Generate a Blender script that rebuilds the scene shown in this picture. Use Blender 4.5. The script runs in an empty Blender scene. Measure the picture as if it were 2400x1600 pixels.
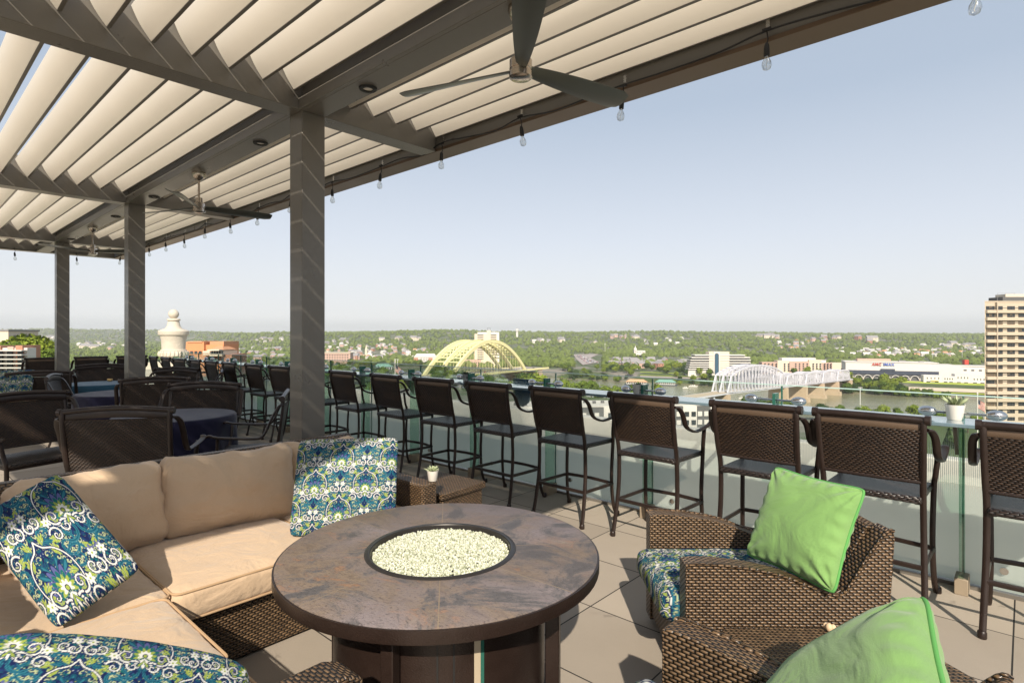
import bpy, bmesh, math, random
import numpy as np
from mathutils import Vector, Matrix, noise as mnoise
random.seed(7); RNG = np.random.default_rng(11)
R = math.radians; PI = math.pi
SC = bpy.context.scene; COL = SC.collection
# ------------------------------------------------------------------ camera
F = 1333.0; HY = 785.0; TH = R(42.1); S_, C_ = math.sin(TH), math.cos(TH); H = 1.62
cam = bpy.data.cameras.new('camera'); co = bpy.data.objects.new('camera', cam); COL.objects.link(co)
co.location = (0, 0, H); co.rotation_euler = (PI/2, 0, TH)
cam.sensor_width = 36; cam.lens = 36*F/2400; cam.shift_y = -15/2400
cam.clip_start = 0.05; cam.clip_end = 40000
SC.camera = co
# ------------------------------------------------------------------ world, sun, exposure
EXPO = .55; SKYX = 2**EXPO
SUN_EL = R(35.5); SUN_AZ = math.atan2(.66, -.75)
w = bpy.data.worlds.new('World'); SC.world = w; w.use_nodes = True
nt = w.node_tree; bg = nt.nodes['Background']
sk = nt.nodes.new('ShaderNodeTexSky'); sk.sky_type = 'NISHITA'; sk.sun_disc = False
sk.sun_elevation = SUN_EL; sk.sun_rotation = SUN_AZ
sk.air_density = 1.0; sk.dust_density = 3.4; sk.ozone_density = 1.2; sk.altitude = 250
hs = nt.nodes.new('ShaderNodeHueSaturation'); hs.inputs['Saturation'].default_value = .60; hs.inputs['Value'].default_value = 1.0; nt.links.new(sk.outputs[0], hs.inputs['Color'])
tn = nt.nodes.new('ShaderNodeMix'); tn.data_type = 'RGBA'; tn.blend_type = 'MULTIPLY'; tn.inputs[0].default_value = 1; tn.inputs[7].default_value = (1.0, .955, 1.0, 1)
nt.links.new(hs.outputs[0], tn.inputs[6]); 
# hazy daylight veil that thickens towards the horizon
tc = nt.nodes.new('ShaderNodeTexCoord'); sx = nt.nodes.new('ShaderNodeSeparateXYZ'); nt.links.new(tc.outputs['Generated'], sx.inputs[0])
rp = nt.nodes.new('ShaderNodeValToRGB'); cr = rp.color_ramp; KS = 1/(.12*SKYX)
while len(cr.elements) < 5: cr.elements.new(.5)
for e, (p_, c_) in zip(cr.elements, ((0, (.66, .70, .70)), (.03, (.91, .93, .93)), (.16, (.74, .80, .88)), (.36, (.49, .585, .71)), (1, (.44, .52, .64)))): e.position = p_; e.color = (c_[0]*KS/8, c_[1]*KS/8, c_[2]*KS/8, 1)
nt.links.new(sx.outputs[2], rp.inputs[0]); sc8 = nt.nodes.new('ShaderNodeVectorMath'); sc8.operation = 'SCALE'; sc8.inputs['Scale'].default_value = 8; nt.links.new(rp.outputs[0], sc8.inputs[0])
fm = nt.nodes.new('ShaderNodeMix'); fm.data_type = 'RGBA'; fm.inputs[0].default_value = .85; nt.links.new(tn.outputs[2], fm.inputs[6]); nt.links.new(sc8.outputs[0], fm.inputs[7])
nt.links.new(fm.outputs[2], bg.inputs[0]); bg.inputs[1].default_value = .12
sun = bpy.data.lights.new('sun', 'SUN'); so = bpy.data.objects.new('sun', sun); COL.objects.link(so)
sun.energy = 4.4; sun.angle = R(0.6); sun.color = (1, .90, .76)
sd = Vector((math.sin(SUN_AZ)*math.cos(SUN_EL), math.cos(SUN_AZ)*math.cos(SUN_EL), math.sin(SUN_EL)))
so.rotation_euler = (-sd).to_track_quat('-Z', 'Y').to_euler()
SC.view_settings.view_transform = 'Standard'; SC.view_settings.look = 'None'
SC.view_settings.gamma = 1; SC.view_settings.exposure = EXPO
try: SC.cycles.max_bounces = 8; SC.cycles.transparent_max_bounces = 16; SC.cycles.volume_bounces = 0
except Exception: pass

# ------------------------------------------------------------------ node helpers / materials
class NT:
    def __init__(s, name):
        s.m = bpy.data.materials.new(name); s.m.use_nodes = True; s.t = s.m.node_tree
        s.b = s.t.nodes['Principled BSDF']; s.out = s.t.nodes['Material Output']
    def n(s, typ, **k):
        x = s.t.nodes.new('ShaderNode'+typ)
        for a, v in k.items():
            if a.startswith('i_'):
                x.inputs[int(a[2:])].default_value = v
            else: setattr(x, a, v)
        return x
    def l(s, a, b): s.t.links.new(a, b)
    def math(s, op, a, b=None, c=None, clamp=False):
        x = s.n('Math', operation=op); x.use_clamp = clamp
        for i, v in enumerate((a, b, c)):
            if v is None: continue
            if isinstance(v, (int, float)): x.inputs[i].default_value = v
            else: s.l(v, x.inputs[i])
        return x.outputs[0]
    def mix(s, f, a, b):
        x = s.n('Mix', data_type='RGBA')
        for i, v in ((0, f), (6, a), (7, b)):
            if isinstance(v, (int, float)): x.inputs[i].default_value = v
            elif isinstance(v, (tuple, list)): x.inputs[i].default_value = (*v[:3], 1)
            else: s.l(v, x.inputs[i])
        return x.outputs[2]
    def noise(s, scale, vec=None, detail=4, rough=.55, dist=0):
        x = s.n('TexNoise'); x.inputs['Scale'].default_value = scale; x.inputs['Detail'].default_value = detail
        x.inputs['Roughness'].default_value = rough; x.inputs['Distortion'].default_value = dist
        if vec is not None: s.l(vec, x.inputs['Vector'])
        return x.outputs['Fac']
    def ramp(s, f, stops, interp='LINEAR'):
        x = s.n('ValToRGB'); cr = x.color_ramp; cr.interpolation = interp
        while len(cr.elements) < len(stops): cr.elements.new(.5)
        for e, (p, c) in zip(cr.elements, stops):
            e.position = p; e.color = (*c, 1) if isinstance(c, (tuple, list)) else (c, c, c, 1)
        s.l(f, x.inputs[0]); return x.outputs[0]
    def bump(s, h, dist, strength=1.0):
        x = s.n('Bump'); x.inputs['Distance'].default_value = dist; x.inputs['Strength'].default_value = strength
        s.l(h, x.inputs['Height']); s.l(x.outputs[0], s.b.inputs['Normal']); return x
    def col(s, c):
        if isinstance(c, (tuple, list)): s.b.inputs['Base Color'].default_value = (*c, 1)
        else: s.l(c, s.b.inputs['Base Color'])
    def set(s, **k):
        for a, v in k.items():
            i = s.b.inputs[a.replace('_', ' ')]
            if isinstance(v, (int, float, tuple)): i.default_value = v
            else: s.l(v, i)
        return s

def simple(name, c, rough=.6, metal=0, var=.12, scale=6, bump=0, bscale=200, spec=.5, obj=True):
    """solid material with slight mottling"""
    m = NT(name); tc = m.n('TexCoord'); v = tc.outputs['Object' if obj else 'Generated']
    f = m.noise(scale, v)
    a = tuple(x*(1-var) for x in c); b = tuple(min(1, x*(1+var)) for x in c)
    m.col(m.mix(f, a, b)); m.set(Roughness=m.math('MULTIPLY_ADD', f, .15, rough-.075), Metallic=float(metal))
    m.b.inputs['Specular IOR Level'].default_value = spec
    if bump: m.bump(m.noise(bscale, v, 2), bump)
    return m.m

def wicker(name, w, h, c1, c2, gap, chevron=False, rough=.42, bump=.004, vert=False, spec=.5):
    m = NT(name); uv = m.n('UVMap'); sp = m.n('SeparateXYZ'); m.l(uv.outputs[0], sp.inputs[0])
    X, Y = (sp.outputs[1], sp.outputs[0]) if vert else (sp.outputs[0], sp.outputs[1])
    if chevron: X = m.math('ABSOLUTE', X)
    v = m.math('DIVIDE', Y, h); row = m.math('FLOOR', v); fy = m.math('FRACT', v)
    off = m.math('MULTIPLY', row, .40) if chevron else m.math('MULTIPLY', m.math('MODULO', m.math('ABSOLUTE', row), 2), .5)
    xx = m.math('ADD', m.math('DIVIDE', X, w), off); cell = m.math('FLOOR', xx); fx = m.math('FRACT', xx)
    sx = m.math('POWER', m.math('SINE', m.math('MULTIPLY', fx, PI)), .85)
    sy = m.math('POWER', m.math('SINE', m.math('MULTIPLY', fy, PI)), .65)
    hg = m.math('MULTIPLY', sx, sy)
    cv = m.n('CombineXYZ'); m.l(cell, cv.inputs[0]); m.l(row, cv.inputs[1])
    wn = m.n('TexWhiteNoise'); wn.noise_dimensions = '2D'; m.l(cv.outputs[0], wn.inputs['Vector'])
    tc = m.n('TexCoord'); big = m.noise(5, tc.outputs['Object'])
    rn = m.math('MULTIPLY_ADD', wn.outputs[0], .6, m.math('MULTIPLY', big, .4))
    base = m.mix(rn, c1, c2)
    k = m.n('MapRange'); k.interpolation_type = 'SMOOTHSTEP'; k.inputs[1].default_value = .10; k.inputs[2].default_value = .72
    m.l(hg, k.inputs[0])
    m.col(m.mix(k.outputs[0], gap, base)); m.set(Roughness=rough)
    m.b.inputs['Specular IOR Level'].default_value = spec
    m.bump(hg, bump); return m.m

def fabric(name, c1, c2, rough=.9, wr=.010):
    wr *= 1.5
    m = NT(name); tc = m.n('TexCoord'); v = tc.outputs['Object']
    mp = m.n('Mapping'); mp.inputs['Scale'].default_value = (60, 60, 420); m.l(v, mp.inputs[0])
    fine = m.noise(3, mp.outputs[0], 3); mid = m.noise(7, v, 4)
    m.col(m.mix(m.math('MULTIPLY_ADD', fine, .55, m.math('MULTIPLY', mid, .5)), c1, c2))
    m.set(Roughness=rough); m.b.inputs['Specular IOR Level'].default_value = .15
    m.b.inputs['Sheen Weight'].default_value = .25
    hh = m.math('ADD', m.math('MULTIPLY', fine, .05), m.noise(4.5, v, 3, .5, 1.2))
    m.bump(hh, wr); return m.m

M = {}
M['bronze'] = simple('bronze_paint', (.150, .138, .120), .30, .1, .10, 3, .0006, 900)
M['bronze2'] = simple('bronze_paint_warm', (.13, .085, .055), .40, .35, .15, 3)
M['cream'] = simple('cream_louvre_paint', (.90, .85, .76), .45, 0, .03, 2)
M['frame'] = simple('brown_cast_aluminium', (.022, .013, .010), .36, .1, .35, 14, .0012, 160)
M['black'] = simple('black_rubber', (.012, .012, .012), .55)
M['chrome'] = simple('brushed_steel', (.62, .61, .59), .16, 1.0, .05, 8)
M['nickel'] = simple('fan_nickel', (.50, .44, .38), .2, 1.0, .05, 8)
M['fanblade'] = simple('fan_blade_grey', (.11, .115, .10), .32, .5, .08, 3)
M['wick'] = wicker('woven_resin_brown', .031, .0125, (.078, .046, .024), (.235, .148, .080), (.004, .003, .002), rough=.33, bump=.007)
M['wicklight'] = M['wick']
M['wickseat'] = wicker('woven_seat_chevron', .040, .013, (.018, .013, .012), (.050, .034, .028), (.001, .001, .001), chevron=True, rough=.32, bump=.004, spec=.6)
M['wickback'] = wicker('woven_back_chevron', .030, .0115, (.016, .009, .006), (.062, .034, .018), (.003, .002, .002), chevron=True, rough=.42, spec=.4, bump=.005)
M['beige'] = fabric('beige_outdoor_cloth', (.44, .315, .205), (.63, .47, .32), wr=.016)
M['green'] = fabric('green_cloth', (.140, .275, .085), (.215, .370, .120), wr=.014)
M['greenpipe'] = simple('green_piping', (.09, .30, .07), .8)
M['navy'] = fabric('navy_tablecloth', (.005, .005, .022), (.010, .010, .036), .75, .004)
M['teal'] = fabric('sunlit_tint_tablecloth', (.02, .07, .12), (.035, .11, .17), .6, .004)  # lighter blue is sun and sky reflection put into the cloth colour
M['white'] = simple('white_ceramic', (.78, .74, .66), .35)
M['soil'] = simple('soil', (.05, .035, .025), .95)
M['agave'] = simple('succulent_leaf', (.38, .43, .25), .5, 0, .35, 30)
M['agavedark'] = simple('dark_succulent_leaf', (.045, .07, .03), .5, 0, .35, 30)
M['stone'] = simple('limestone', (.56, .50, .41), .85, 0, .12, 1.5, .02, 9)
M['shoe'] = simple('tan_shoe', (.30, .24, .17), .6)
M['blueglass'] = simple('blue_acrylic', (.012, .05, .10), .15)
def glassbulb():
    m = NT('clear_bulb_glass'); m.set(Roughness=.04); m.col((.9, .9, .88))
    tr = m.n('BsdfTransparent'); tr.inputs[0].default_value = (.93, .94, .93, 1)
    g = m.n('BsdfGlossy'); g.inputs[1].default_value = .04
    lw = m.n('LayerWeight'); lw.inputs[0].default_value = .35
    mx = m.n('MixShader'); m.l(m.math('MULTIPLY_ADD', lw.outputs[1], .7, .12), mx.inputs[0])
    m.l(tr.outputs[0], mx.inputs[1]); m.l(g.outputs[0], mx.inputs[2]); m.l(mx.outputs[0], m.out.inputs[0]); return m.m
M['bulb'] = glassbulb()
def railglass(frost):
    m = NT('rail_glass_frosted' if frost else 'rail_glass')
    tr = m.n('BsdfTransparent'); tr.inputs[0].default_value = (.965, .985, .97, 1)
    g = m.n('BsdfGlossy'); g.inputs[1].default_value = .02; g.inputs[0].default_value = (.9, .95, .93, 1)
    fr = m.n('Fresnel'); fr.inputs[0].default_value = 1.5
    mx = m.n('MixShader'); m.l(m.math('MULTIPLY_ADD', fr.outputs[0], .5, .0), mx.inputs[0])
    m.l(tr.outputs[0], mx.inputs[1]); m.l(g.outputs[0], mx.inputs[2])
    out = mx.outputs[0]
    if frost:
        tc = m.n('TexCoord'); sp = m.n('SeparateXYZ'); m.l(tc.outputs['Object'], sp.inputs[0])
        z = sp.outputs[2]; st = m.math('FRACT', m.math('MULTIPLY', sp.outputs[0], 95))
        k = m.n('MapRange'); k.inputs[1].default_value = .37; k.inputs[2].default_value = -.15; m.l(z, k.inputs[0])
        on = m.math('LESS_THAN', st, m.math('MULTIPLY', k.outputs[0], 1.0))
        df = m.n('BsdfDiffuse'); df.inputs[0].default_value = (.62, .68, .62, 1)
        tl = m.n('BsdfTranslucent'); tl.inputs[0].default_value = (.66, .74, .68, 1)
        md = m.n('MixShader'); md.inputs[0].default_value = .45; m.l(df.outputs[0], md.inputs[1]); m.l(tl.outputs[0], md.inputs[2])
        m2 = m.n('MixShader'); m.l(m.math('MULTIPLY', on, .52), m2.inputs[0]); m.l(out, m2.inputs[1]); m.l(md.outputs[0], m2.inputs[2])
        out = m2.outputs[0]
    m.l(out, m.out.inputs[0]); return m.m
M['glass'] = railglass(False); M['glassf'] = railglass(True)
def finmat():
    m = NT('clear_glass_fin'); tr = m.n('BsdfTransparent'); tr.inputs[0].default_value = (.66, .82, .74, 1); g = m.n('BsdfGlossy'); g.inputs[1].default_value = .05
    mx = m.n('MixShader'); mx.inputs[0].default_value = .12; m.l(tr.outputs[0], mx.inputs[1]); m.l(g.outputs[0], mx.inputs[2]); m.l(mx.outputs[0], m.out.inputs[0]); return m.m
M['fin'] = finmat(); M['greenedge'] = simple('green_glass_edge', (.03, .12, .09), .12)
def shelfglass():
    m = NT('tinted_shelf_glass'); m.col((.16, .23, .27)); m.set(Roughness=.07)
    m.b.inputs['Specular IOR Level'].default_value = 1.0; m.b.inputs['Coat Weight'].default_value = .6; return m.m
M['shelf'] = shelfglass()
def slate():
    m = NT('slate_tile_top'); tc = m.n('TexCoord'); v = tc.outputs['Object']
    mp = m.n('Mapping'); mp.inputs['Scale'].default_value = (2.2, 4.6, 1); mp.inputs['Rotation'].default_value = (0, 0, R(35)); m.l(v, mp.inputs[0])
    n1 = m.noise(2.1, mp.outputs[0], 9, .66, .9); n2 = m.noise(2.6, v, 9, .7, 1.6)
    c1 = m.ramp(n1, [(.26, (.05, .045, .048)), (.38, (.13, .095, .072)), (.47, (.20, .150, .108)), (.55, (.135, .105, .090)), (.60, (.26, .135, .07)), (.66, (.20, .145, .105)), (.76, (.29, .235, .17))])
    c2 = m.ramp(n2, [(.30, (.02, .028, .042)), (.44, (.07, .075, .09)), (.56, (.14, .12, .11))])
    f = m.n('MapRange'); f.inputs[1].default_value = .50; f.inputs[2].default_value = .42; m.l(n2, f.inputs[0])
    n3 = m.noise(1.3, v, 5, .6, .5); c1 = m.mix(m.ramp(n3, [(.42, 0.), (.58, 1.)]), c1, m.mix(n1, (.11, .095, .115), (.26, .225, .235)))
    c = m.mix(f.outputs[0], c1, c2)
    # radial joints of the tile ring
    sp = m.n('SeparateXYZ'); m.l(v, sp.inputs[0])
    an = m.math('ARCTAN2', sp.outputs[1], sp.outputs[0]); rad = m.math('POWER', m.math('ADD', m.math('POWER', sp.outputs[0], 2), m.math('POWER', sp.outputs[1], 2)), .5)
    q = m.math('FRACT', m.math('ADD', m.math('DIVIDE', an, 2*PI/8), .37))
    dd = m.math('MULTIPLY', m.math('MINIMUM', q, m.math('SUBTRACT', 1, q)), m.math('MULTIPLY', rad, 2*PI/8))
    j = m.math('LESS_THAN', dd, .0022)
    fg = m.noise(26, mp.outputs[0], 8, .75); c = m.mix(m.math('MULTIPLY', fg, .35), c, (.30, .235, .175)); k2 = m.n('MapRange'); k2.inputs[1].default_value = .47; k2.inputs[2].default_value = .36; m.l(fg, k2.inputs[0]); c = m.mix(m.math('MULTIPLY', k2.outputs[0], .7), c, (.035, .028, .028))
    wq = m.n('TexWhiteNoise'); wq.noise_dimensions = '1D'; m.l(m.math('FLOOR', m.math('ADD', m.math('DIVIDE', an, 2*PI/8), .37)), wq.inputs['W']); c = m.mix(m.math('MULTIPLY', wq.outputs[0], .35), c, (.10, .075, .06))
    m.col(m.mix(j, c, (.22, .17, .12))); m.set(Roughness=m.math('MULTIPLY_ADD', fg, .3, .34)); m.b.inputs['Specular IOR Level'].default_value = .35
    m.bump(fg, .0025); return m.m
M['slate'] = slate()
def tiles():
    m = NT('terrace_paver'); tc = m.n('TexCoord'); v = tc.outputs['Object']; sp = m.n('SeparateXYZ'); m.l(v, sp.inputs[0])
    a = m.math('DIVIDE', m.math('ADD', sp.outputs[0], .05), .6275); b = m.math('DIVIDE', m.math('SUBTRACT', sp.outputs[1], 2.84), .622)
    fa = m.math('FRACT', a); fb = m.math('FRACT', b)
    da = m.math('MINIMUM', fa, m.math('SUBTRACT', 1, fa)); db = m.math('MINIMUM', fb, m.math('SUBTRACT', 1, fb))
    d = m.math('MINIMUM', da, db); j = m.math('LESS_THAN', d, .0062)
    cv = m.n('CombineXYZ'); m.l(m.math('FLOOR', a), cv.inputs[0]); m.l(m.math('FLOOR', b), cv.inputs[1])
    wn = m.n('TexWhiteNoise'); wn.noise_dimensions = '2D'; m.l(cv.outputs[0], wn.inputs['Vector'])
    n1 = m.noise(160, v, 2); n2 = m.noise(2.2, v, 6, .65)
    f = m.math('ADD', m.math('MULTIPLY', wn.outputs[0], .50), m.math('ADD', m.math('MULTIPLY', n1, .3), m.math('MULTIPLY', n2, .35)))
    c = m.mix(f, (.25, .215, .175), (.43, .37, .30))
    st = m.n('MapRange'); st.inputs[1].default_value = .60; st.inputs[2].default_value = .75; m.l(m.noise(1.1, v, 8, .7, .8), st.inputs[0])
    c = m.mix(m.math('MULTIPLY', st.outputs[0], .55), c, (.17, .145, .12)); s5 = m.n('MapRange'); s5.inputs[1].default_value = .68; s5.inputs[2].default_value = .74; m.l(m.noise(7, v, 3, .6), s5.inputs[0]); c = m.mix(m.math('MULTIPLY', s5.outputs[0], .35), c, (.12, .10, .085))
    m.col(m.mix(j, c, (.02, .018, .016))); m.set(Roughness=.82)
    m.bump(m.math('SUBTRACT', m.math('MULTIPLY', n1, .15), j), .003); return m.m
M['tiles'] = tiles()

def vcol(name, rough=.85, tint=None):
    m = NT(name); a = m.n('Attribute'); a.attribute_name = 'dye'; m.col(a.outputs['Color']); m.set(Roughness=rough)
    tc = m.n('TexCoord'); m.b.inputs['Specular IOR Level'].default_value = .2
    m.bump(m.noise(5, tc.outputs['Object'], 3, .5, 1), .010); return m.m
M['paisley'] = vcol('printed_cotton')

# ------------------------------------------------------------------ mesh builder
class MB:
    def __init__(s): s.v = []; s.f = []; s.mi = []; s.uv = {}
    def add(s, vs, fs, mi=0):
        o = len(s.v); s.v += [tuple(p) for p in vs]; s.f += [tuple(i+o for i in f) for f in fs]; s.mi += [mi]*len(fs); return s
    def box(s, c, d, rz=0, mi=0, top=None):
        x, y, z = (k/2 for k in d); cs, sn = math.cos(rz), math.sin(rz); tp = top or (1, 1)
        vs = []
        for k, zz in ((0, -z), (1, z)):
            kx, ky = (x*tp[0], y*tp[1]) if k else (x, y)
            for px, py in ((-kx, -ky), (kx, -ky), (kx, ky), (-kx, ky)):
                vs.append((c[0]+px*cs-py*sn, c[1]+px*sn+py*cs, c[2]+zz))
        return s.add(vs, [(0, 3, 2, 1), (4, 5, 6, 7), (0, 1, 5, 4), (1, 2, 6, 5), (2, 3, 7, 6), (3, 0, 4, 7)], mi)
    def prism(s, poly, z0, z1, mi=0):
        n = len(poly); vs = [(p[0], p[1], z0) for p in poly]+[(p[0], p[1], z1) for p in poly]
        fs = [tuple(range(n-1, -1, -1)), tuple(range(n, 2*n))]+[(i, (i+1) % n, n+(i+1) % n, n+i) for i in range(n)]
        return s.add(vs, fs, mi)
    def extrude(s, poly, axis, a0, a1, mi=0):
        """poly in the two other axes (in x,y,z order), extruded along axis"""
        def P(p, a):
            return (a, p[0], p[1]) if axis == 0 else ((p[0], a, p[1]) if axis == 1 else (p[0], p[1], a))
        n = len(poly); vs = [P(p, a0) for p in poly]+[P(p, a1) for p in poly]
        fs = [tuple(range(n-1, -1, -1)), tuple(range(n, 2*n))]+[(i, (i+1) % n, n+(i+1) % n, n+i) for i in range(n)]
        return s.add(vs, fs, mi)
    def beam(s, p, q, w, h, mi=0):
        p, q = Vector(p), Vector(q); d = (q-p)
        if d.length < 1e-6: return s
        d.normalize(); up = Vector((0, 0, 1)) if abs(d.z) < .99 else Vector((0, 1, 0))
        a = d.cross(up).normalized(); b = a.cross(d)
        vs = [e+a*i*w/2+b*j*h/2 for e in (p, q) for i, j in ((-1, -1), (1, -1), (1, 1), (-1, 1))]
        return s.add(vs, [(0, 3, 2, 1), (4, 5, 6, 7), (0, 1, 5, 4), (1, 2, 6, 5), (2, 3, 7, 6), (3, 0, 4, 7)], mi)
    def tube(s, path, r, n=8, closed=False, flat=1.0, cap=True, mi=0, side=None):
        """sweep; r number or list; flat scales the section along its second axis; side = reference for the first axis"""
        P = [Vector(p) for p in path]; m = len(P); rs = r if isinstance(r, (list, tuple)) else [r]*m
        vs = []; prev = None
        for i, p in enumerate(P):
            a = P[(i-1) % m] if (i or closed) else p; b = P[(i+1) % m] if (i < m-1 or closed) else p
            t = (b-a).normalized()
            if side is not None: u = Vector(side)
            else: u = prev if prev is not None else (Vector((0, 0, 1)) if abs(t.z) < .9 else Vector((0, 1, 0)))
            u = (u-t*u.dot(t))
            u = u.normalized() if u.length > 1e-6 else t.orthogonal().normalized()
            prev = u; vv = t.cross(u)
            for k in range(n):
                an = 2*PI*(k+.5)/n; vs.append(p+u*math.cos(an)*rs[i]+vv*math.sin(an)*rs[i]*flat)
        fs = []
        for i in range(m if closed else m-1):
            j = (i+1) % m
            for k in range(n): fs.append((i*n+k, i*n+(k+1) % n, j*n+(k+1) % n, j*n+k))
        if cap and not closed: fs += [tuple(range(n-1, -1, -1)), tuple((m-1)*n+k for k in range(n))]
        return s.add(vs, fs, mi)
    def lathe(s, prof, n=24, c=(0, 0, 0), mi=0, caps=True):
        vs = [(c[0]+r*math.cos(2*PI*k/n), c[1]+r*math.sin(2*PI*k/n), c[2]+z) for r, z in prof for k in range(n)]
        fs = [(i*n+k, i*n+(k+1) % n, (i+1)*n+(k+1) % n, (i+1)*n+k) for i in range(len(prof)-1) for k in range(n)]
        if caps: fs += [tuple(range(n-1, -1, -1)), tuple((len(prof)-1)*n+k for k in range(n))]
        return s.add(vs, fs, mi)
    def quad(s, a, b, c, d, mi=0): return s.add([a, b, c, d], [(0, 1, 2, 3)], mi)
    def build(s, name, mat, parent=None, smooth=35, bevel=0, loc=None):
        me = bpy.data.meshes.new(name); me.from_pydata(s.v, [], s.f); me.update()
        for m_ in (mat if isinstance(mat, (list, tuple)) else [mat]): me.materials.append(m_)
        if any(s.mi): me.polygons.foreach_set('material_index', s.mi)
        boxuv(me)
        if smooth:
            me.polygons.foreach_set('use_smooth', [True]*len(me.polygons)); me.set_sharp_from_angle(angle=R(smooth))
        o = bpy.data.objects.new(name, me); COL.objects.link(o)
        if parent is not None: o.parent = parent
        if loc is not None: o.location = loc
        if bevel:
            b = o.modifiers.new('bevel', 'BEVEL'); b.width = bevel; b.segments = 2; b.limit_method = 'ANGLE'; b.angle_limit = R(50)
        return o
def boxuv(me):
    n = len(me.loops)
    if not n: return
    co_ = np.empty(len(me.vertices)*3); me.vertices.foreach_get('co', co_); co_ = co_.reshape(-1, 3)
    li = np.empty(n, dtype=np.int32); me.loops.foreach_get('vertex_index', li)
    nf = len(me.polygons); nr = np.empty(nf*3); me.polygons.foreach_get('normal', nr); nr = np.abs(nr.reshape(-1, 3))
    tot = np.empty(nf, dtype=np.int32); me.polygons.foreach_get('loop_total', tot)
    ax = np.repeat(nr.argmax(1), tot); P = co_[li]
    # horizontal faces: (x,y); faces along x: (y,z); faces along y: (x,z)
    U = np.where(ax == 0, P[:, 1], P[:, 0]); V = np.where(ax == 2, P[:, 1], P[:, 2])
    uvl = me.uv_layers.new(name='UVMap'); uvl.data.foreach_set('uv', np.stack([U, V], 1).ravel())

def tag(o, label=None, cat=None, group=None, kind=None):
    if label: o['label'] = label
    if cat: o['category'] = cat
    if group: o['group'] = group
    if kind: o['kind'] = kind
    return o
def thing(name, label, cat, loc=(0, 0, 0), rz=0, group=None):
    o = bpy.data.objects.new(name, None); COL.objects.link(o); o.empty_display_size = .1
    o.location = loc; o.rotation_euler = (0, 0, rz); return tag(o, label, cat, group)
def dup(root, loc, rz=None, label=None, group=None, scale=None):
    def cp(o, par):
        c = o.copy(); COL.objects.link(c)
        if par is not None: c.parent = par
        for ch in o.children: cp(ch, c)
        return c
    r = cp(root, None); r.location = loc
    if rz is not None: r.rotation_euler = (0, 0, rz)
    if scale: r.scale = scale if isinstance(scale, tuple) else (scale,)*3
    if label: r['label'] = label
    if group: r['group'] = group
    return r
def spline(pts, n=6):
    P = [Vector(p) for p in pts]; out = []
    for i in range(len(P)-1):
        a = P[max(i-1, 0)]; b = P[i]; c = P[i+1]; d = P[min(i+2, len(P)-1)]
        for k in range(n):
            t = k/n; out.append(.5*((2*b)+(c-a)*t+(2*a-5*b+4*c-d)*t*t+(3*b-a-3*c+d)*t**3))
    out.append(P[-1]); return out
def W(r, d, z=0): return (C_*r-S_*d, S_*r+C_*d, z)       # camera-aligned ground axes -> world
#@@PART2
# ================================================================== TERRACE
FX0, FX1, FY0 = -15.75, 14.0, -9.0; GY = 4.68
mb = MB(); mb.box(((FX0+FX1)/2, (FY0+GY+.12)/2, -.06), (FX1-FX0, GY+.12-FY0, .12)); tag(mb.build('terrace_floor', M['tiles']), kind='structure')
M['gravel'] = simple('roof_gravel', (.36, .33, .29), .95, 0, .2, 1.2, .01, 60)
M['concrete'] = simple('pale_concrete', (.52, .50, .45), .85, 0, .12, .8, .004, 30)
M['concdark'] = simple('grey_concrete', (.24, .25, .245), .85, 0, .15, .8)
b = thing('neighbouring_roof', 'flat gravel roof just outside and below the glass railing', 'roof', (-6, 7.6, -.48))
mb = MB(); mb.box((0, 0, -.25), (24, 5.3, .5)); mb.build('roof_slab', M['gravel'], b)
mb = MB(); mb.box((0, 2.75, .02), (24, .28, .62)); mb.build('parapet', M['concrete'], b, bevel=.02)
mb = MB(); mb.box((12.1, 0, .02), (.28, 5.2, .62)); mb.build('parapet', M['concrete'], b, bevel=.02)
b = thing('hotel_tower', 'tower block that carries the terrace', 'building', (-6, -4, -75))
mb = MB(); mb.box((5, -.5, 37.2), (29, 17, 74.4)); mb.build('wall', M['concrete'], b)

# ------------------------------------------------------------------ glass railing
rail = thing('glass_railing', 'frosted glass railing with thin top edge beside the bar stools', 'railing', (0, GY, 0))
jx = [-.3-1.105*k for k in range(-3, 14)]
for a, bb in zip(jx[1:], jx[:-1]):
    mb = MB(); mb.box(((a+bb)/2, 0, 0), (bb-a-.012, .014, 1.20)); mb.build('glass_panel', M['glassf'], rail, smooth=0, loc=(0, 0, .63))
    mb = MB(); mb.tube([((a+.2), -.012, .16), ((a+.2), -.03, .16)], .022, 14); mb.build('fixing_disc', M['chrome'], rail)
for a in jx: mb = MB(); mb.box((a, 0, .62), (.010, .018, 1.21)); mb.build('joint_strip', M['greenedge'], rail, smooth=0)
mb = MB(); mb.box(((jx[0]+jx[-1])/2, 0, .012), (jx[0]-jx[-1], .06, .024)); mb.build('base_channel', M['bronze'], rail)
mb = MB(); mb.box(((jx[0]+jx[-1])/2, 0, 1.232), (jx[0]-jx[-1], .018, .006)); mb.build('top_edge', simple('pale_green_edge', (.45, .62, .55), .2), rail)
for a in jx:
    mb = MB(); mb.box((a, -.10, .60), (.022, .13, 1.06)); mb.build('glass_fin', M['fin'], rail, smooth=0)
    mb = MB(); mb.box((a, -.10, .05), (.07, .15, .10)); mb.build('fin_shoe', M['shoe'], rail, bevel=.004)
rail2 = thing('glass_railing', 'frosted glass railing across the far end of the terrace', 'railing', (FX0+.05, 0, 0))
for k in range(8):
    mb = MB(); mb.box((0, -3.6+1.1*k, 0), (.014, 1.085, 1.16)); mb.build('glass_panel', M['glassf'], rail2, smooth=0, loc=(0, 0, .6))
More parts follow.
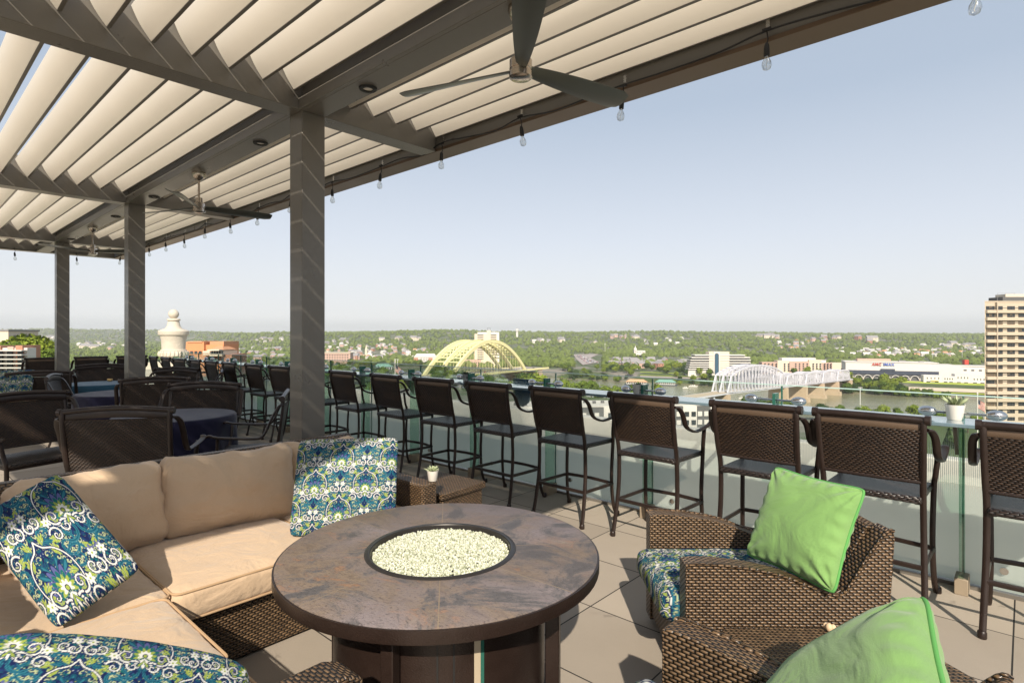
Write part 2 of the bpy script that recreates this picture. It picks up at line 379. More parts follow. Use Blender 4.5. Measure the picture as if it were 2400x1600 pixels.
# ------------------------------------------------------------------ bar shelf
sh = thing('bar_shelf', 'long tinted glass bar shelf along the railing behind the stools', 'shelf', (0, 4.46, 0))
mb = MB(); mb.box(((jx[0]+jx[-1])/2, 0, 1.080), (jx[0]-jx[-1], .33, .022)); mb.build('shelf_panel', M['shelf'], sh, bevel=.003)
for a in jx:
    mb = MB(); mb.extrude([(-.05, 1.068), (.12, 1.068), (.12, .86)], 0, a-.035, a-.015); mb.build('bracket', M['bronze'], sh, smooth=0)
# lamps on the shelf
lampids = [k for k in range(0, 13)]
WHERE = ['at the right end by the white potted agave', 'behind the second bar stool from the right', 'behind the third bar stool from the right', 'beside the grey pot with dead plant',
         'left of the hanging blue shape', 'right of the pillar, near the dark succulent', 'behind the stools just right of the steel pillar', 'behind the steel pillar',
         'left of the steel pillar', 'second left of the steel pillar', 'third left of the steel pillar', 'above the red brick building', 'near the far end of the bar']
proto = None
for k in lampids:
    X = -.3-1.105*k
    if proto is None:
        proto = thing('chrome_lamp', '', 'lamp', (X, 4.50, 1.091), 0, 'chrome twin lamps along the bar shelf')
        mb = MB(); mb.box((0, .03, .045), (.02, .09, .09)); mb.build('glass_block', M['greenedge'], proto)
        mb = MB(); mb.tube([(-.2, 0, .042), (.2, 0, .042)], .008, 8); mb.build('crossbar', M['chrome'], proto)
        for sx in (-1, 1):
            mb = MB(); pr = [(.033*math.sqrt(max(0, 1-t*t)), t*.052) for t in [math.sin(PI/2*j/6) for j in range(-6, 7)]]
            mb.lathe(pr, 16); o = mb.build('lamp_head', M['chrome'], proto, 60); o.location = (sx*.17, 0, .044); o.rotation_euler = (0, PI/2, R(12)*sx)
        l = proto
    else: l = dup(proto, (X, 4.50, 1.091))
    l['label'] = 'twin chrome lamp on the bar shelf ' + WHERE[k]

# ------------------------------------------------------------------ potted plants
def pot(name, label, loc, s, leafmat, n, ll, spread, cat='plant', seed=0, potmat='white'):
    rr = random.Random(seed); t = thing(name, label, cat, loc)
    mb = MB(); mb.lathe([(.036*s, 0), (.040*s, .004*s), (.052*s, .088*s), (.055*s, .095*s), (.050*s, .095*s), (.047*s, .080*s)], 22, caps=False)
    mb.lathe([(.0005, .002), (.036*s, 0)], 22, caps=False); mb.build('pot', M[potmat], t, 50)
    mb = MB(); mb.lathe([(.048*s, .078*s), (.001, .083*s)], 20, caps=False); mb.build('soil', M['soil'], t)
    mb = MB()
    for i in range(n):
        a = 2*PI*i*.381966*1.0 + rr.random()*.3; tl = (i/n)
        el = R(82-spread*tl+rr.uniform(-6, 6)); L = ll*s*rr.uniform(.8, 1.1)*(.75+.35*tl); wd = .0105*s*rr.uniform(.9, 1.2)
        pts = []; side = Vector((-math.sin(a), math.cos(a), 0))
        p = Vector((math.cos(a)*.01*s, math.sin(a)*.01*s, .08*s)); rows = []
        for j in range(6):
            f = j/5; ww = wd*math.sin(PI*(.18+.82*f))**.8 if j < 5 else .0006
            d = Vector((math.cos(a)*math.cos(el), math.sin(a)*math.cos(el), math.sin(el)))
            nrm = side.cross(d)
            rows.append((p-side*ww+nrm*ww*.35, p-nrm*ww*.3, p+side*ww+nrm*ww*.35)); p = p+d*(L/5); el -= R(4)
        vs = [q for r_ in rows for q in r_]; fs = []
        for j in range(5):
            for q in range(2): fs.append((j*3+q, j*3+q+1, (j+1)*3+q+1, (j+1)*3+q))
        mb.add(vs, fs)
    mb.build('leaves', M[leafmat], t, 60); return t
pot('potted_agave', 'white pot with spiky pale agave at the right end of the bar shelf', (-.33, 4.50, 1.091), 1.0, 'agave', 30, .088, 44, seed=1)
pot('potted_succulent', 'small grey pot with withered plant on the bar shelf near the river restaurants', (-2.57, 4.52, 1.091), .95, 'agavedark', 10, .035, 60, seed=2, potmat='concrete')
pot('potted_succulent', 'small pot with dark pointed succulent on the bar shelf below the yellow bridge', (-4.80, 4.52, 1.091), .85, 'agavedark', 20, .060, 50, seed=3, potmat='concdark')
pot('potted_succulent', 'small white pot with green succulent on the wicker sofa arm', (-3.02, 2.53, .622), .75, 'agave', 22, .070, 50, seed=4)
mb = MB(); pp = [(-.11, .0), (.13, .0), (.14, -.16), (.11, -.26), (.03, -.31), (-.07, -.30), (-.11, -.22)]
mb.extrude([(x, z) for x, z in pp], 1, -.01, .012)
tag(mb.build('blue_panel', M['blueglass'], bevel=.003, loc=(-4.2, 4.80, 1.13)), 'dark blue rounded panel hanging just outside the glass railing', 'panel')

# ------------------------------------------------------------------ pergola
ZB, ZT = 3.41, 3.80; XB = [-4.48, -9.25, -14.0]   # left faces of the cross beams over the posts
XR0, XR1 = -.30, -.08; XL = -15.75
per = thing('pergola', 'bronze steel pergola with tilted cream louvre roof over the terrace', 'pergola', (0, 0, 0))
def pbeam(name, x0, x1, y0, y1, z0=ZB, z1=ZT, mat='bronze', bevel=.004):
    mb = MB(); mb.box(((x0+x1)/2, (y0+y1)/2, (z0+z1)/2), (x1-x0, y1-y0, z1-z0)); return mb.build(name, M[mat], per, bevel=bevel)
for i, xb in enumerate(XB):
    pbeam('post', xb, xb+.2, 2.24, 2.44, 0, ZB)
    mb = MB(); mb.box((xb+.1, 2.34, .006), (.26, .26, .012)); mb.build('post_base', M['bronze'], per, bevel=.002)
    pbeam('post', xb, xb+.2, -2.6, -2.4, 0, ZB)
edges = [(XL, XB[2]), (XB[2]+.2, XB[1]), (XB[1]+.2, XB[0]), (XB[0]+.2, XR0)]
for xb in XB: pbeam('cross_beam', xb, xb+.2, -2.4, 3.622)
pbeam('cross_beam', XR0, XR1, .30, 3.622); pbeam('cross_beam', XL-.2, XL, -2.4, 3.622)
pbeam('cross_beam', -.90, -.72, -2.4, .12); pbeam('cross_beam', -.90, XR1, .12, .30)  # unseen stepped-back roof edge, added to let sun onto the sofa seat
for a, bb in edges: 
    pbeam('long_beam', a, bb, 2.243, 2.437)
    mb = MB(); mb.box(((a+bb)/2, 2.228, ZB+.045), (bb-a, .03, .09)); mb.build('beam_ledge', M['bronze'], per, bevel=.003)
pbeam('long_beam', XL-.2, -.72, -2.6, -2.4)
eb = MB(); eb.box(((XL+XR1)/2-.1, 3.735, ZB+.015), (XR1-XL+.2, .215, .03)); eb.build('edge_beam_soffit', M['bronze2'], per, bevel=.003)
eb = MB(); eb.box(((XL+XR1)/2-.1, 3.735, ZB+.03+.18), (XR1-XL+.2, .19, .36)); eb.build('edge_beam', M['bronze'], per, bevel=.004)
# louvre blades
def blade(L):
    mb = MB(); n = 7; out = []; inn = []
    for k in range(n):
        t = k/(n-1); y = -.112*t; z = .190*t; bow = .010*math.sin(PI*t)
        nx, nz = -.862, -.507
        out.append((y+nx*bow, z+nz*bow)); inn.append((y-nx*.010+nx*bow, z-nz*.010+nz*bow))
    poly = out+[(.027, .198), (.027, .188)]+inn[::-1][1:]
    # front plate, plus a hidden top flange added to hold sun to thin stripes
    mb.extrude(poly, 0, -L/2, L/2)
    mb.box((0, .012, .004), (L, .022, .014), mi=1); return mb  # dark lip strip: shade under the blade tip put in as bronze colour
ntip = {}
for a, bb in edges:
    L = bb-a-.03; o0 = None
    ys = [2.163-.245*k for k in range(18)] + [2.665+.2365*k for k in range(5)]
    for y in ys:
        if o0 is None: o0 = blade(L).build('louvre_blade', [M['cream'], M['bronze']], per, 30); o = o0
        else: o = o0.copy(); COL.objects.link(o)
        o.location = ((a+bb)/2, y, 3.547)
        if a > -5 and y < .3: o.scale = ((L-.60)/L, 1, 1); o.location.x -= .30  # unseen blades cut short so sun reaches the sofa
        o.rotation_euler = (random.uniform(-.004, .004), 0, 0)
for x in (-3.54, -5.29, -8.38, -10.19, -13.2):
    mb = MB(); mb.lathe([(.062, -.012), (.066, 0), (.040, 0), (.036, -.008), (.036, -.014), (.060, -.014)], 24, caps=False)
    o = mb.build('downlight', M['black'], per, 50); o.location = (x, 2.36, ZB)
    mb = MB(); mb.lathe([(.0005, -.004), (.037, -.004)], 20, caps=False); mb.build('lens', M['white'], o, 50)
# ------------------------------------------------------------------ ceiling fans
def fan(loc, label, angs):
    x, y, z = loc; t = thing('ceiling_fan', label, 'fan', (x, y, ZB), 0, 'three-blade ceiling fans under the pergola beam')
    hz = z-ZB
    mb = MB(); mb.lathe([(.070, 0), (.072, -.02), (.060, -.055), (.030, -.080), (.016, -.085), (.012, -.09)], 28); mb.build('ceiling_mount', M['nickel'], t, 50)
    mb = MB(); mb.tube([(0, 0, -.08), (0, 0, hz+.10)], .011, 12); mb.build('downrod', M['nickel'], t)
    mb = MB(); mb.lathe([(.001, hz+.12), (.034, hz+.12), (.036, hz+.07), (.056, hz+.065), (.062, hz+.058), (.062, hz+.012), (.058, hz+.008), (.058, hz-.002), (.064, hz-.006), (.064, hz-.034), (.056, hz-.040), (.001, hz-.041)], 30)
    mb.build('motor_housing', M['nickel'], t, 40)
    for a in angs:
        mb = MB(); n = 14; rows = []
        for k in range(n+1):
            f = k/n; r = .05+.72*f; wd = (.030+.048*math.sin(PI*min(1, f*1.0)*.5)**.8); pit = R(-(26-12*f))
            if f > .93: wd *= 1-.25*(f-.93)/.07
            rows.append([(r, (q/4-.5)*2*wd*math.cos(pit)+.018*f, (q/4-.5)*2*wd*math.sin(pit)-.012*(1-((q/4-.5)*2)**2)) for q in range(5)])
        vs = [p for r_ in rows for p in r_]; m5 = len(vs); vs += [(p[0], p[1], p[2]+.006) for p in vs]
        fs = []
        for k in range(n):
            for q in range(4):
                i = k*5+q; fs.append((i, i+5, i+6, i+1)); fs.append((m5+i, m5+i+1, m5+i+6, m5+i+5))
            fs.append((k*5, m5+k*5, m5+k*5+5, k*5+5)); fs.append((k*5+4, k*5+9, m5+k*5+9, m5+k*5+4))
        fs.append((n*5, m5+n*5, m5+n*5+1, n*5+1)); fs += [(n*5+q, m5+n*5+q, m5+n*5+q+1, n*5+q+1) for q in range(1, 4)]
        fs += [(q, q+1, m5+q+1, m5+q) for q in range(4)]
        mb.add(vs, fs); o = mb.build('blade', M['fanblade'], t, 40); o.location = (0, 0, hz+.012); o.rotation_euler = (0, 0, R(a))
    return t
fan((-2.05, 2.34, 3.06), 'nearest ceiling fan, large in the picture above the fire table', (-165, 75, -47))
fan((-6.77, 2.34, 3.01), 'middle ceiling fan hanging between the two steel pillars', (82, -38, -158))
fan((-11.5, 2.34, 3.00), 'farthest ceiling fan, small, between the far pillars', (-72, 48, 168))
# ------------------------------------------------------------------ string lights
sl = thing('string_lights', 'black cable with clear hanging bulbs along the outer pergola beam', 'string lights', (0, 3.59, 0))
bx = [-.17-.995*k for k in range(16)]; cab = []
for k, x in enumerate(bx):
    cab.append((x, .005, 3.447+.02*math.sin(k*2.1)))
    if k < len(bx)-1: cab += [(x-.3, .02, 3.424+.015*math.sin(k*1.3)), (x-.65, .015, 3.432+.02*math.cos(k*1.7))]
mb = MB(); mb.tube(spline(cab, 4), .006, 6); mb.build('cable', M['black'], sl)
soc = bul = clip = None
for k, x in enumerate(bx):
    dz = .012*math.sin(k*2.7); z0 = 3.447+.02*math.sin(k*2.1)
    if soc is None:
        mb = MB(); mb.tube([(0, 0, 0), (.004, .01, -.06), (0, 0, -.10)], .004, 6); mb.box((0, 0, 0), (.05, .016, .014))
        mb.lathe([(.008, -.085), (.014, -.10), (.017, -.125), (.0175, -.165), (.014, -.168)], 12); soc = mb.build('socket', M['black'], sl, 40)
        mb = MB(); mb.lathe([(.012, -.166), (.013, -.178), (.026, -.205), (.0285, -.225), (.022, -.246), (.001, -.256)], 16, caps=False); bul = mb.build('bulb', M['bulb'], soc, 60)
        mb = MB(); mb.tube([(0, 0, -.166), (.003, 0, -.20), (-.003, 0, -.225), (0, 0, -.236)], .0016, 5); fil = mb.build('filament', M['white'], bul)
        mb = MB(); mb.box((0, .004, .045), (.022, .008, .06)); clip = mb.build('clip', M['bulb'], sl)
        s_, c_ = soc, clip
    else:
        s_ = soc.copy(); COL.objects.link(s_); bq = bul.copy(); COL.objects.link(bq); bq.parent = s_
        fq = fil.copy(); COL.objects.link(fq); fq.parent = bq; c_ = clip.copy(); COL.objects.link(c_)
    s_.location = (x, 0, z0+dz); s_.rotation_euler = (random.uniform(-.12, .12), random.uniform(-.1, .1), 0); c_.location = (x, .02, z0)
sl2 = thing('string_lights', 'short run of hanging bulbs along the far end beam at left', 'string lights', (XL+.02, 0, 0))
mb = MB(); mb.tube([(0, .6+.3*k, 3.44+.02*math.sin(k)) for k in range(10)], .006, 6); mb.build('cable', M['black'], sl2)
for y in (.95, 1.85, 2.9):
    s_ = soc.copy(); COL.objects.link(s_); s_.parent = sl2; s_.location = (0, y, 3.44)
    bq = bul.copy(); COL.objects.link(bq); bq.parent = s_

# ------------------------------------------------------------------ woven aluminium chairs
def woven_chair(bar, w_top, ztop, zseat, label, group, loc, rz):
    """faces +y; origin on the floor under the seat centre"""
    nm = 'bar_stool' if bar else 'dining_chair'
    t = thing(nm, label, 'stool' if bar else 'chair', loc, rz, group); hw = w_top/2; D = .225 if bar else .27
    fr = M['frame']; r = .0175 if bar else .020
    for sx in (-1, 1):
        x = sx*(hw-.012)
        # rear leg and back post in one sweep
        pts = [(x*1.02, -D-.035, .0), (x, -D+.0, .16*zseat/.7), (x*.97, -D+.035, .6*zseat), (x*.96, -D+.03, zseat), (x*.98, -D-.01, zseat+.16), (x, -D-.05, ztop-.10), (x*1.005, -D-.052, ztop-.005)]
        mb = MB(); mb.tube(spline(pts, 5), r, 8, flat=.75, side=(1, 0, 0)); mb.build('rear_leg', fr, t, 50)
        # front leg rising to the arm
        xf = sx*(hw-.02); za = zseat+.20
        pts = [(xf*1.03, D+.045, 0), (xf, D+.0, .10), (xf*.98, D-.02, .5*zseat), (xf, D-.005, zseat-.03), (xf*1.04, D-.02, zseat+.06), (xf*1.10, D-.03, za)]
        mb = MB(); mb.tube(spline(pts, 5), r*.95, 8, flat=.8, side=(1, 0, 0)); mb.build('front_leg', fr, t, 50)
        # arm: leaves the post high, swoops down and forward
        xa = sx*(hw+.005)
        pts = [(xa*.99, -D-.045, ztop-.075), (xa*1.06, -D-.022, ztop-.085), (xa*1.11, -D+.01, ztop-.13), (xa*1.12, -D+.055, ztop-.22), (xa*1.13, -D+.12, za+.01), (xa*1.13, -D+.22, za-.010), (xa*1.12, D-.05, za+.010), (xa*1.10, D+.03, za+.03), (xa*1.06, D+.055, za+.022)]
        mb = MB(); mb.tube(spline(pts, 5), .021 if bar else .025, 8, flat=.5, side=(1, 0, 0)); mb.build('arm', fr, t, 50)
        mb = MB(); mb.box((sx*(hw-.04), -D+.045, zseat-.035), (.05, .04, .03)); mb.build('seat_bracket', fr, t, bevel=.004)
        for yy in (-D-.03, D+.04):
            mb = MB(); mb.lathe([(r*1.15, 0), (r*1.25, .006), (r*1.2, .035), (r*1.0, .04)], 10, (sx*(hw-.006), yy, 0)); mb.build('foot_cap', fr, t)
    # rolled top rail and lower rail of the back
    mb = MB(); n = 12; zc = ztop-.022
    path = [(-hw*1.02+2*hw*1.02*k/n, -D-.052-.018*math.sin(PI*k/n)+.009, zc+(.004 if bar else .030)*math.sin(PI*k/n)) for k in range(n+1)]
    mb.tube(path, .021, 12); mb.build('top_rail', fr, t, 50)
    for sx in (-1, 1):
        mb = MB(); mb.tube([(sx*(hw*1.0-.006), -D-.045, zc), (sx*(hw*1.0+.022), -D-.045, zc)], .0285, 14); mb.build('scroll_end', fr, t, 50)
    mb = MB(); path2 = [(p[0]*.95, p[1]+.004, p[2]-.045) for p in path]; mb.tube(path2, .026 if bar else .034, 8, flat=.25, side=(0, 0, 1)); mb.build('upper_slat', M['bronze2'] if bar else fr, t, 50)
    zlo = zseat+(.085 if bar else .06); mb = MB(); path = [(p[0]*.93, -D+.012-.012*math.sin(PI*k/n), zlo) for k, p in enumerate(path)]; mb.tube(path, .011, 8); mb.build('lower_rail', fr, t, 50)
    # woven back panel (curved, two skins)
    mb = MB(); nx, nz = 12, 5; vs = []
    for f in (0, 1):
        for j in range(nz+1):
            for i in range(nx+1):
                u = i/nx; v = j/nz; xx = (-1+2*u)*hw*(.93+.02*v); z = zlo+.005+(ztop-.085-zlo)*v
                yb = -D+.012-.064*v**1.1-(.012+.008*v)*math.sin(PI*u); vs.append((xx, yb+(.005 if f else -.005), z))
    K = (nx+1)*(nz+1); fs = []
    for j in range(nz):
        for i in range(nx):
            a = j*(nx+1)+i; fs.append((a, a+1, a+nx+2, a+nx+1)); fs.append((K+a, K+a+nx+1, K+a+nx+2, K+a+1))
    mb.add(vs, fs); mb.build('backrest', M['wickback'], t, 60)
    # woven seat
    mb = MB(); mb.box((0, .01, zseat-.022), (2*hw-.05, 2*D+.02, .042)); o = mb.build('seat', M['wickseat'], t, bevel=.014)
    if bar:
        zr = .29
        c4 = [(-hw+.02, -D+.02), (hw-.02, -D+.02), (hw-.02, D-.01), (-hw+.02, D-.01)]
        for k in range(4):
            a, bq = c4[k], c4[(k+1) % 4]; m_ = ((a[0]+bq[0])/2, (a[1]+bq[1])/2 + (.03 if k == 2 else 0))
            mb = MB(); mb.tube(spline([(*a, zr), (*m_, zr), (*bq, zr)], 4), .016, 6, flat=.7, side=(0, 0, 1)); mb.build('footrest_bar', fr, t, 50)
    else:
        mb = MB(); mb.box((0, .01, zseat-.06), (2*hw-.08, 2*D-.04, .03)); mb.build('seat_frame', fr, t, bevel=.005)
    return t
sg = 'woven bar stools lined up at the glass bar'
st0 = woven_chair(True, .56, 1.163, .695, 'rightmost woven bar stool, cut off by the picture edge', sg, (.10, 4.20, 0), 0)
cx = [-.69, -1.353, -2.19, -3.02, -3.86, -4.69, -5.54, -6.46, -7.35, -8.22, -9.05, -9.97, -10.78, -11.58, -12.4, -13.2, -14.0]
lb = ['first full woven bar stool from the right, below the white potted agave', 'second full bar stool from the right, just above the first green pillow', 'bar stool in front of the dark and white apartment block, third from the right',
      'bar stool half in sunlight, directly behind the right side of the fire table', 'fifth full bar stool from the right, next to the blue hanging panel', 'dark bar stool below the right foot of the yellow bridge', 'dark bar stool below the left end of the yellow bridge',
      'dark bar stool just right of the big steel pillar', 'bar stool mostly hidden behind the big steel pillar', 'first bar stool left of the big steel pillar', 'second bar stool left of the big steel pillar', 'third bar stool left of the big steel pillar',
      'bar stool below the red brick building, fourth left of the pillar', 'fifth bar stool left of the big steel pillar', 'sixth bar stool left of the big pillar, below the stone finial', 'bar stool just left of the stone finial', 'farthest bar stool in the row, right of the second pillar']
for i, (x, l) in enumerate(zip(cx, lb)):
    dup(st0, (x, 4.20+random.uniform(-.012, .012), 0), R(random.uniform(-3, 3) if i > 1 else random.uniform(-1, 1)), l)
for y, l in ((3.75, 'far end bar stool partly behind the second pillar, back to the camera'), (3.0, 'far end bar stool between the two far pillars, back to the camera'), (2.2, 'far end bar stool left of the farthest pillar, back to the camera')):
    dup(st0, (-15.15, y, 0), R(90), l, 'woven bar stools at the far end railing')
# dining
dg = 'woven dining armchairs around the clothed tables'
d0 = woven_chair(False, .80, 1.03, .46, 'nearest dining armchair seen from behind, in front of the navy table', dg, (-5.66, 1.45, 0), math.atan2(.83, .55)*1.0)
def face(dx, dy): return math.atan2(-dx, dy)
d0.rotation_euler = (0, 0, face(-.80, .60))
for (x, y, dx, dy, l) in [(-7.22, 2.44, .76, -.65, 'dining armchair facing the camera behind the navy table, sun dappled'),
        (-5.80, 2.50, -.50, -.86, 'dining armchair facing left, partly behind the big steel pillar'),
        (-7.18, 1.03, .95, .30, 'dining armchair at the left edge facing right, curved arm towards the camera'),
        (-9.15, 2.62, -.93, .37, 'dining armchair seen from behind in front of the second navy table'),
        (-10.5, 1.98, .35, .94, 'dining armchair with diamond weave turned to the right, left of the second navy table'),
        (-9.95, 3.45, -.35, -.93, 'dining armchair with rolled top rail, beyond the second navy table on the right'),
        (-11.0, 3.25, .6, -.8, 'dining armchair low behind the second table, near the far stools'),
        (-13.3, 2.85, .97, -.2, 'farthest dining armchair facing the camera behind the candle table'),
        (-12.0, 1.75, -.95, .2, 'black looking dining armchair seen from behind at left, before the far stools')]:
    dup(d0, (x, y, 0), face(dx, dy), l)
def cloth_table(x, y, r, mat, label):
    t = thing('round_table', label, 'table', (x, y, 0), 0, 'round cloth covered dining tables')
    n = 72; mb = MB(); prof = [(0.0, .752), (.5, .752), (.93, .751), (.985, .748), (1.0, .738), (1.012, .70), (1.02, .55), (1.03, .35), (1.04, .06)]
    vs = []
    for j, (k, z) in enumerate(prof):
        for i in range(n):
            a = 2*PI*i/n; dr = max(0, (.73-z))/.7; rr = r*k*(1+dr*(.055*math.sin(9*a+x)+.03*math.sin(14*a+1.7)))
            vs.append((rr*math.cos(a), rr*math.sin(a), z))
    fs = [(j*n+i, j*n+(i+1) % n, (j+1)*n+(i+1) % n, (j+1)*n+i) for j in range(len(prof)-1) for i in range(n)]
    mb.add(vs, fs); mb.build('tablecloth', M[mat], t, 70)
    mb = MB(); mb.lathe([(.001, .70), (r*.97, .70), (r*.97, .735), (.001, .735)], 36); mb.build('table_top', M['bronze'], t)
    mb = MB(); mb.lathe([(.26, 0), (.26, .02), (.05, .05), (.035, .1), (.035, .70)], 20); mb.build('pedestal', M['bronze'], t)
    return t
cloth_table(-6.88, 2.14, .60, 'navy', 'nearest round table under a navy cloth, left of the big pillar')
cloth_table(-10.15, 2.45, .62, 'navy', 'second round table under a navy cloth, left of the middle pillar')
cloth_table(-12.45, 2.62, .60, 'teal', 'farthest round table under a blue cloth tinted lighter for sunlight with a candle')
def candle(loc, label):
    t = thing('tea_light', label, 'candle', loc, 0, 'tea lights on the dining tables')
    mb = MB(); mb.lathe([(.025, 0), (.045, .01), (.05, .035), (.042, .05), (.040, .05), (.046, .035), (.04, .014), (.001, .012)], 18, caps=False); mb.build('bowl', simple('amber_glass', (.55, .36, .14), .25), t, 60)
    mb = MB(); mb.lathe([(.028, .012), (.028, .034), (.001, .034)], 14, caps=False); mb.build('wax', M['white'], t, 60); return t
candle((-12.75, 2.86, .753), 'amber candle bowl on the farthest cloth table'); candle((-7.12, 1.93, .753), 'pale candle bowl on the nearest navy table')
#@@PART3
# ================================================================== printed fabric dye, painted in code
NAVY = (.005, .012, .060); TEAL = (.004, .055, .095); AQUA = (.020, .13, .18); SEA = (.006, .095, .095); LIME = (.25, .31, .055); WHT = (.60, .60, .56); PERI = (.075, .085, .22); SKY = (.008, .028, .10)
def paint_tile(N=512):
    T = np.empty((N, N, 3)); T[:] = NAVY
    yy, xx = np.mgrid[0:N, 0:N]
    def disc(x, y, r, c, ax=1.0, an=0.0):
        """stamp an ellipse at tile coords 0..2 (period 2), mirrored in x, with a half drop"""
        for (ox, oy) in ((0, 0), (1, 1)):
            for sx in (1, -1):
                cx_ = (ox+sx*x) % 2/2*N; cy_ = (oy+y) % 2/2*N; R_ = r/2*N*max(ax, 1); k = int(R_+2)
                ii = np.arange(int(cy_)-k, int(cy_)+k+1); jj = np.arange(int(cx_)-k, int(cx_)+k+1)
                J, I = np.meshgrid(jj, ii); dx = (J-cx_)*sx; dy = I-cy_
                ca, sa = math.cos(an), math.sin(an); u = (dx*ca+dy*sa)/ax; v = -dx*sa+dy*ca
                ins = u*u+v*v <= (r/2*N)**2; T[(I % N)[ins], (J % N)[ins]] = c
    def stroke(pts, r0, r1, c):
        n = len(pts)
        for k, (x, y) in enumerate(pts): disc(x, y, r0+(r1-r0)*k/(n-1), c)
    def curve(P, n=60):
        return [(p.x, p.y) for p in spline([(a, b, 0) for a, b in P], n//(len(P)-1))]
    def spiral(cx_, cy_, r, a0, turns, sgn=1, n=70):
        return [(cx_+r*(1-k/n)**.9*math.cos(a0+sgn*turns*2*PI*k/n), cy_+r*(1-k/n)**.9*math.sin(a0+sgn*turns*2*PI*k/n)) for k in range(n+1)]
    def petal(x, y, an, L, wd, c): disc(x+math.cos(an)*L/2, y+math.sin(an)*L/2, wd, c, L/2/wd, an)
    rr = random.Random(3)
    # ground of small leaves
    for k in range(420):
        x, y = rr.uniform(0, 1), rr.uniform(0, 2); a = rr.uniform(0, PI)
        disc(x, y, rr.uniform(.010, .016), rr.choice([TEAL, SEA, SKY, SKY, TEAL]), 2.6, a)
    for k in range(46):                                        # dotted fern curls
        x, y = rr.uniform(0, 1), rr.uniform(0, 2); a0 = rr.uniform(0, 6.3)
        for (px, py) in spiral(x, y, .10, a0, .8, 1, 11): disc(px, py, .011, (.36, .40, .22))
    # teal back-scrolls
    for (x, y, r, a) in ((.62, .20, .24, 0), (.40, 1.42, .22, 2), (.80, .62, .20, 4), (.33, .72, .19, 1), (.68, 1.70, .2, 5)):
        stroke(spiral(x, y, r, a, 1.5), .030, .012, AQUA); stroke(spiral(x, y, r*1.0, a, 1.5), .014, .006, TEAL)
    # central lotus
    for (L, wd, c, n) in ((.50, .060, TEAL, 11), (.46, .030, AQUA, 11), (.42, .055, NAVY, 9), (.36, .050, PERI, 9), (.27, .045, SEA, 9), (.20, .032, LIME, 8), (.13, .026, WHT, 7)):
        for k in range(n):
            an = PI/2+(k-(n-1)/2)*(PI*1.25/(n-1)); petal(0, -.05, an, L, wd, c)
    disc(0, -.05, .05, NAVY); disc(0, -.05, .034, LIME)
    for k in range(5):
        an = -PI/2+(k-2)*.42; petal(0, -.12, an, .26, .036, TEAL); petal(0, -.12, an, .22, .024, WHT if k % 2 == 0 else LIME)
    # lime acanthus leaves
    for (x, y, a, L) in ((.22, -.28, .9, .22), (.30, -.10, .4, .20), (.36, .36, 1.9, .24), (.52, .55, 2.6, .2), (.14, .62, 1.2, .2), (.66, -.12, 2.4, .2), (.85, .35, -1.0, .2), (.58, 1.05, .5, .2)):
        for q in range(4):
            petal(x+.03*q*math.cos(a), y+.03*q*math.sin(a), a+(-1)**q*.55, L*.60, .017, LIME)
        petal(x, y, a, L, .015, (.36, .40, .10))
        petal(x, y, a, L*.8, .006, SEA)
    # white onion frame and its scroll ends
    fr_ = curve([(0, .74), (.10, .60), (.30, .50), (.44, .30), (.46, .02), (.34, -.22), (.17, -.36), (.06, -.30)], 110)
    stroke(fr_, .030, .026, NAVY); stroke(fr_, .013, .010, WHT)
    for (x, y, r, a, tn, sg_) in ((.17, -.30, .125, 2.2, 1.35, -1), (.46, -.36, .14, .4, 1.4, 1), (.70, .92, .15, -1.2, 1.4, -1), (.28, 1.0, .13, 3.4, 1.3, 1), (.86, -.05, .12, 1.0, 1.3, -1)):
        s2 = spiral(x, y, r, a, tn, sg_)
        stroke(s2, .036, .018, NAVY); stroke(s2, .016, .006, WHT)
        for k in range(0, 46, 4):                              # serrated outer edge
            px, py = s2[k]; q = 1.22; disc(x+(px-x)*q, y+(py-y)*q, .006, WHT)
    # small flowers
    for (x, y, c) in ((.5, .88, WHT), (.90, .20, PERI), (.12, 1.15, WHT)):
        for k in range(6): petal(x, y, k*PI/3+.3, .095, .022, c)
        disc(x, y, .02, LIME)
    for k in range(150):
        x, y = rr.uniform(0, 1), rr.uniform(0, 2); disc(x, y, .006, rr.choice([WHT, LIME, AQUA, (.35, .4, .2)]))
    return T
TILE = paint_tile()
def dye(me, uv, scale=.29):
    """uv: per-vertex metres (n,2) -> colour attribute"""
    N = TILE.shape[0]; u = (uv[:, 0]/scale % 1)*N; v = (uv[:, 1]/(scale*1.12) % 1)*N
    i0 = np.floor(v).astype(int); j0 = np.floor(u).astype(int); fv = (v-i0)[:, None]; fu = (u-j0)[:, None]
    g = lambda i, j: TILE[i % N, j % N]
    c = (g(i0, j0)*(1-fu)+g(i0, j0+1)*fu)*(1-fv)+(g(i0+1, j0)*(1-fu)+g(i0+1, j0+1)*fu)*fv
    at = me.color_attributes.new('dye', 'FLOAT_COLOR', 'POINT')
    at.data.foreach_set('color', np.concatenate([c, np.ones((len(c), 1))], 1).astype(np.float32).ravel())
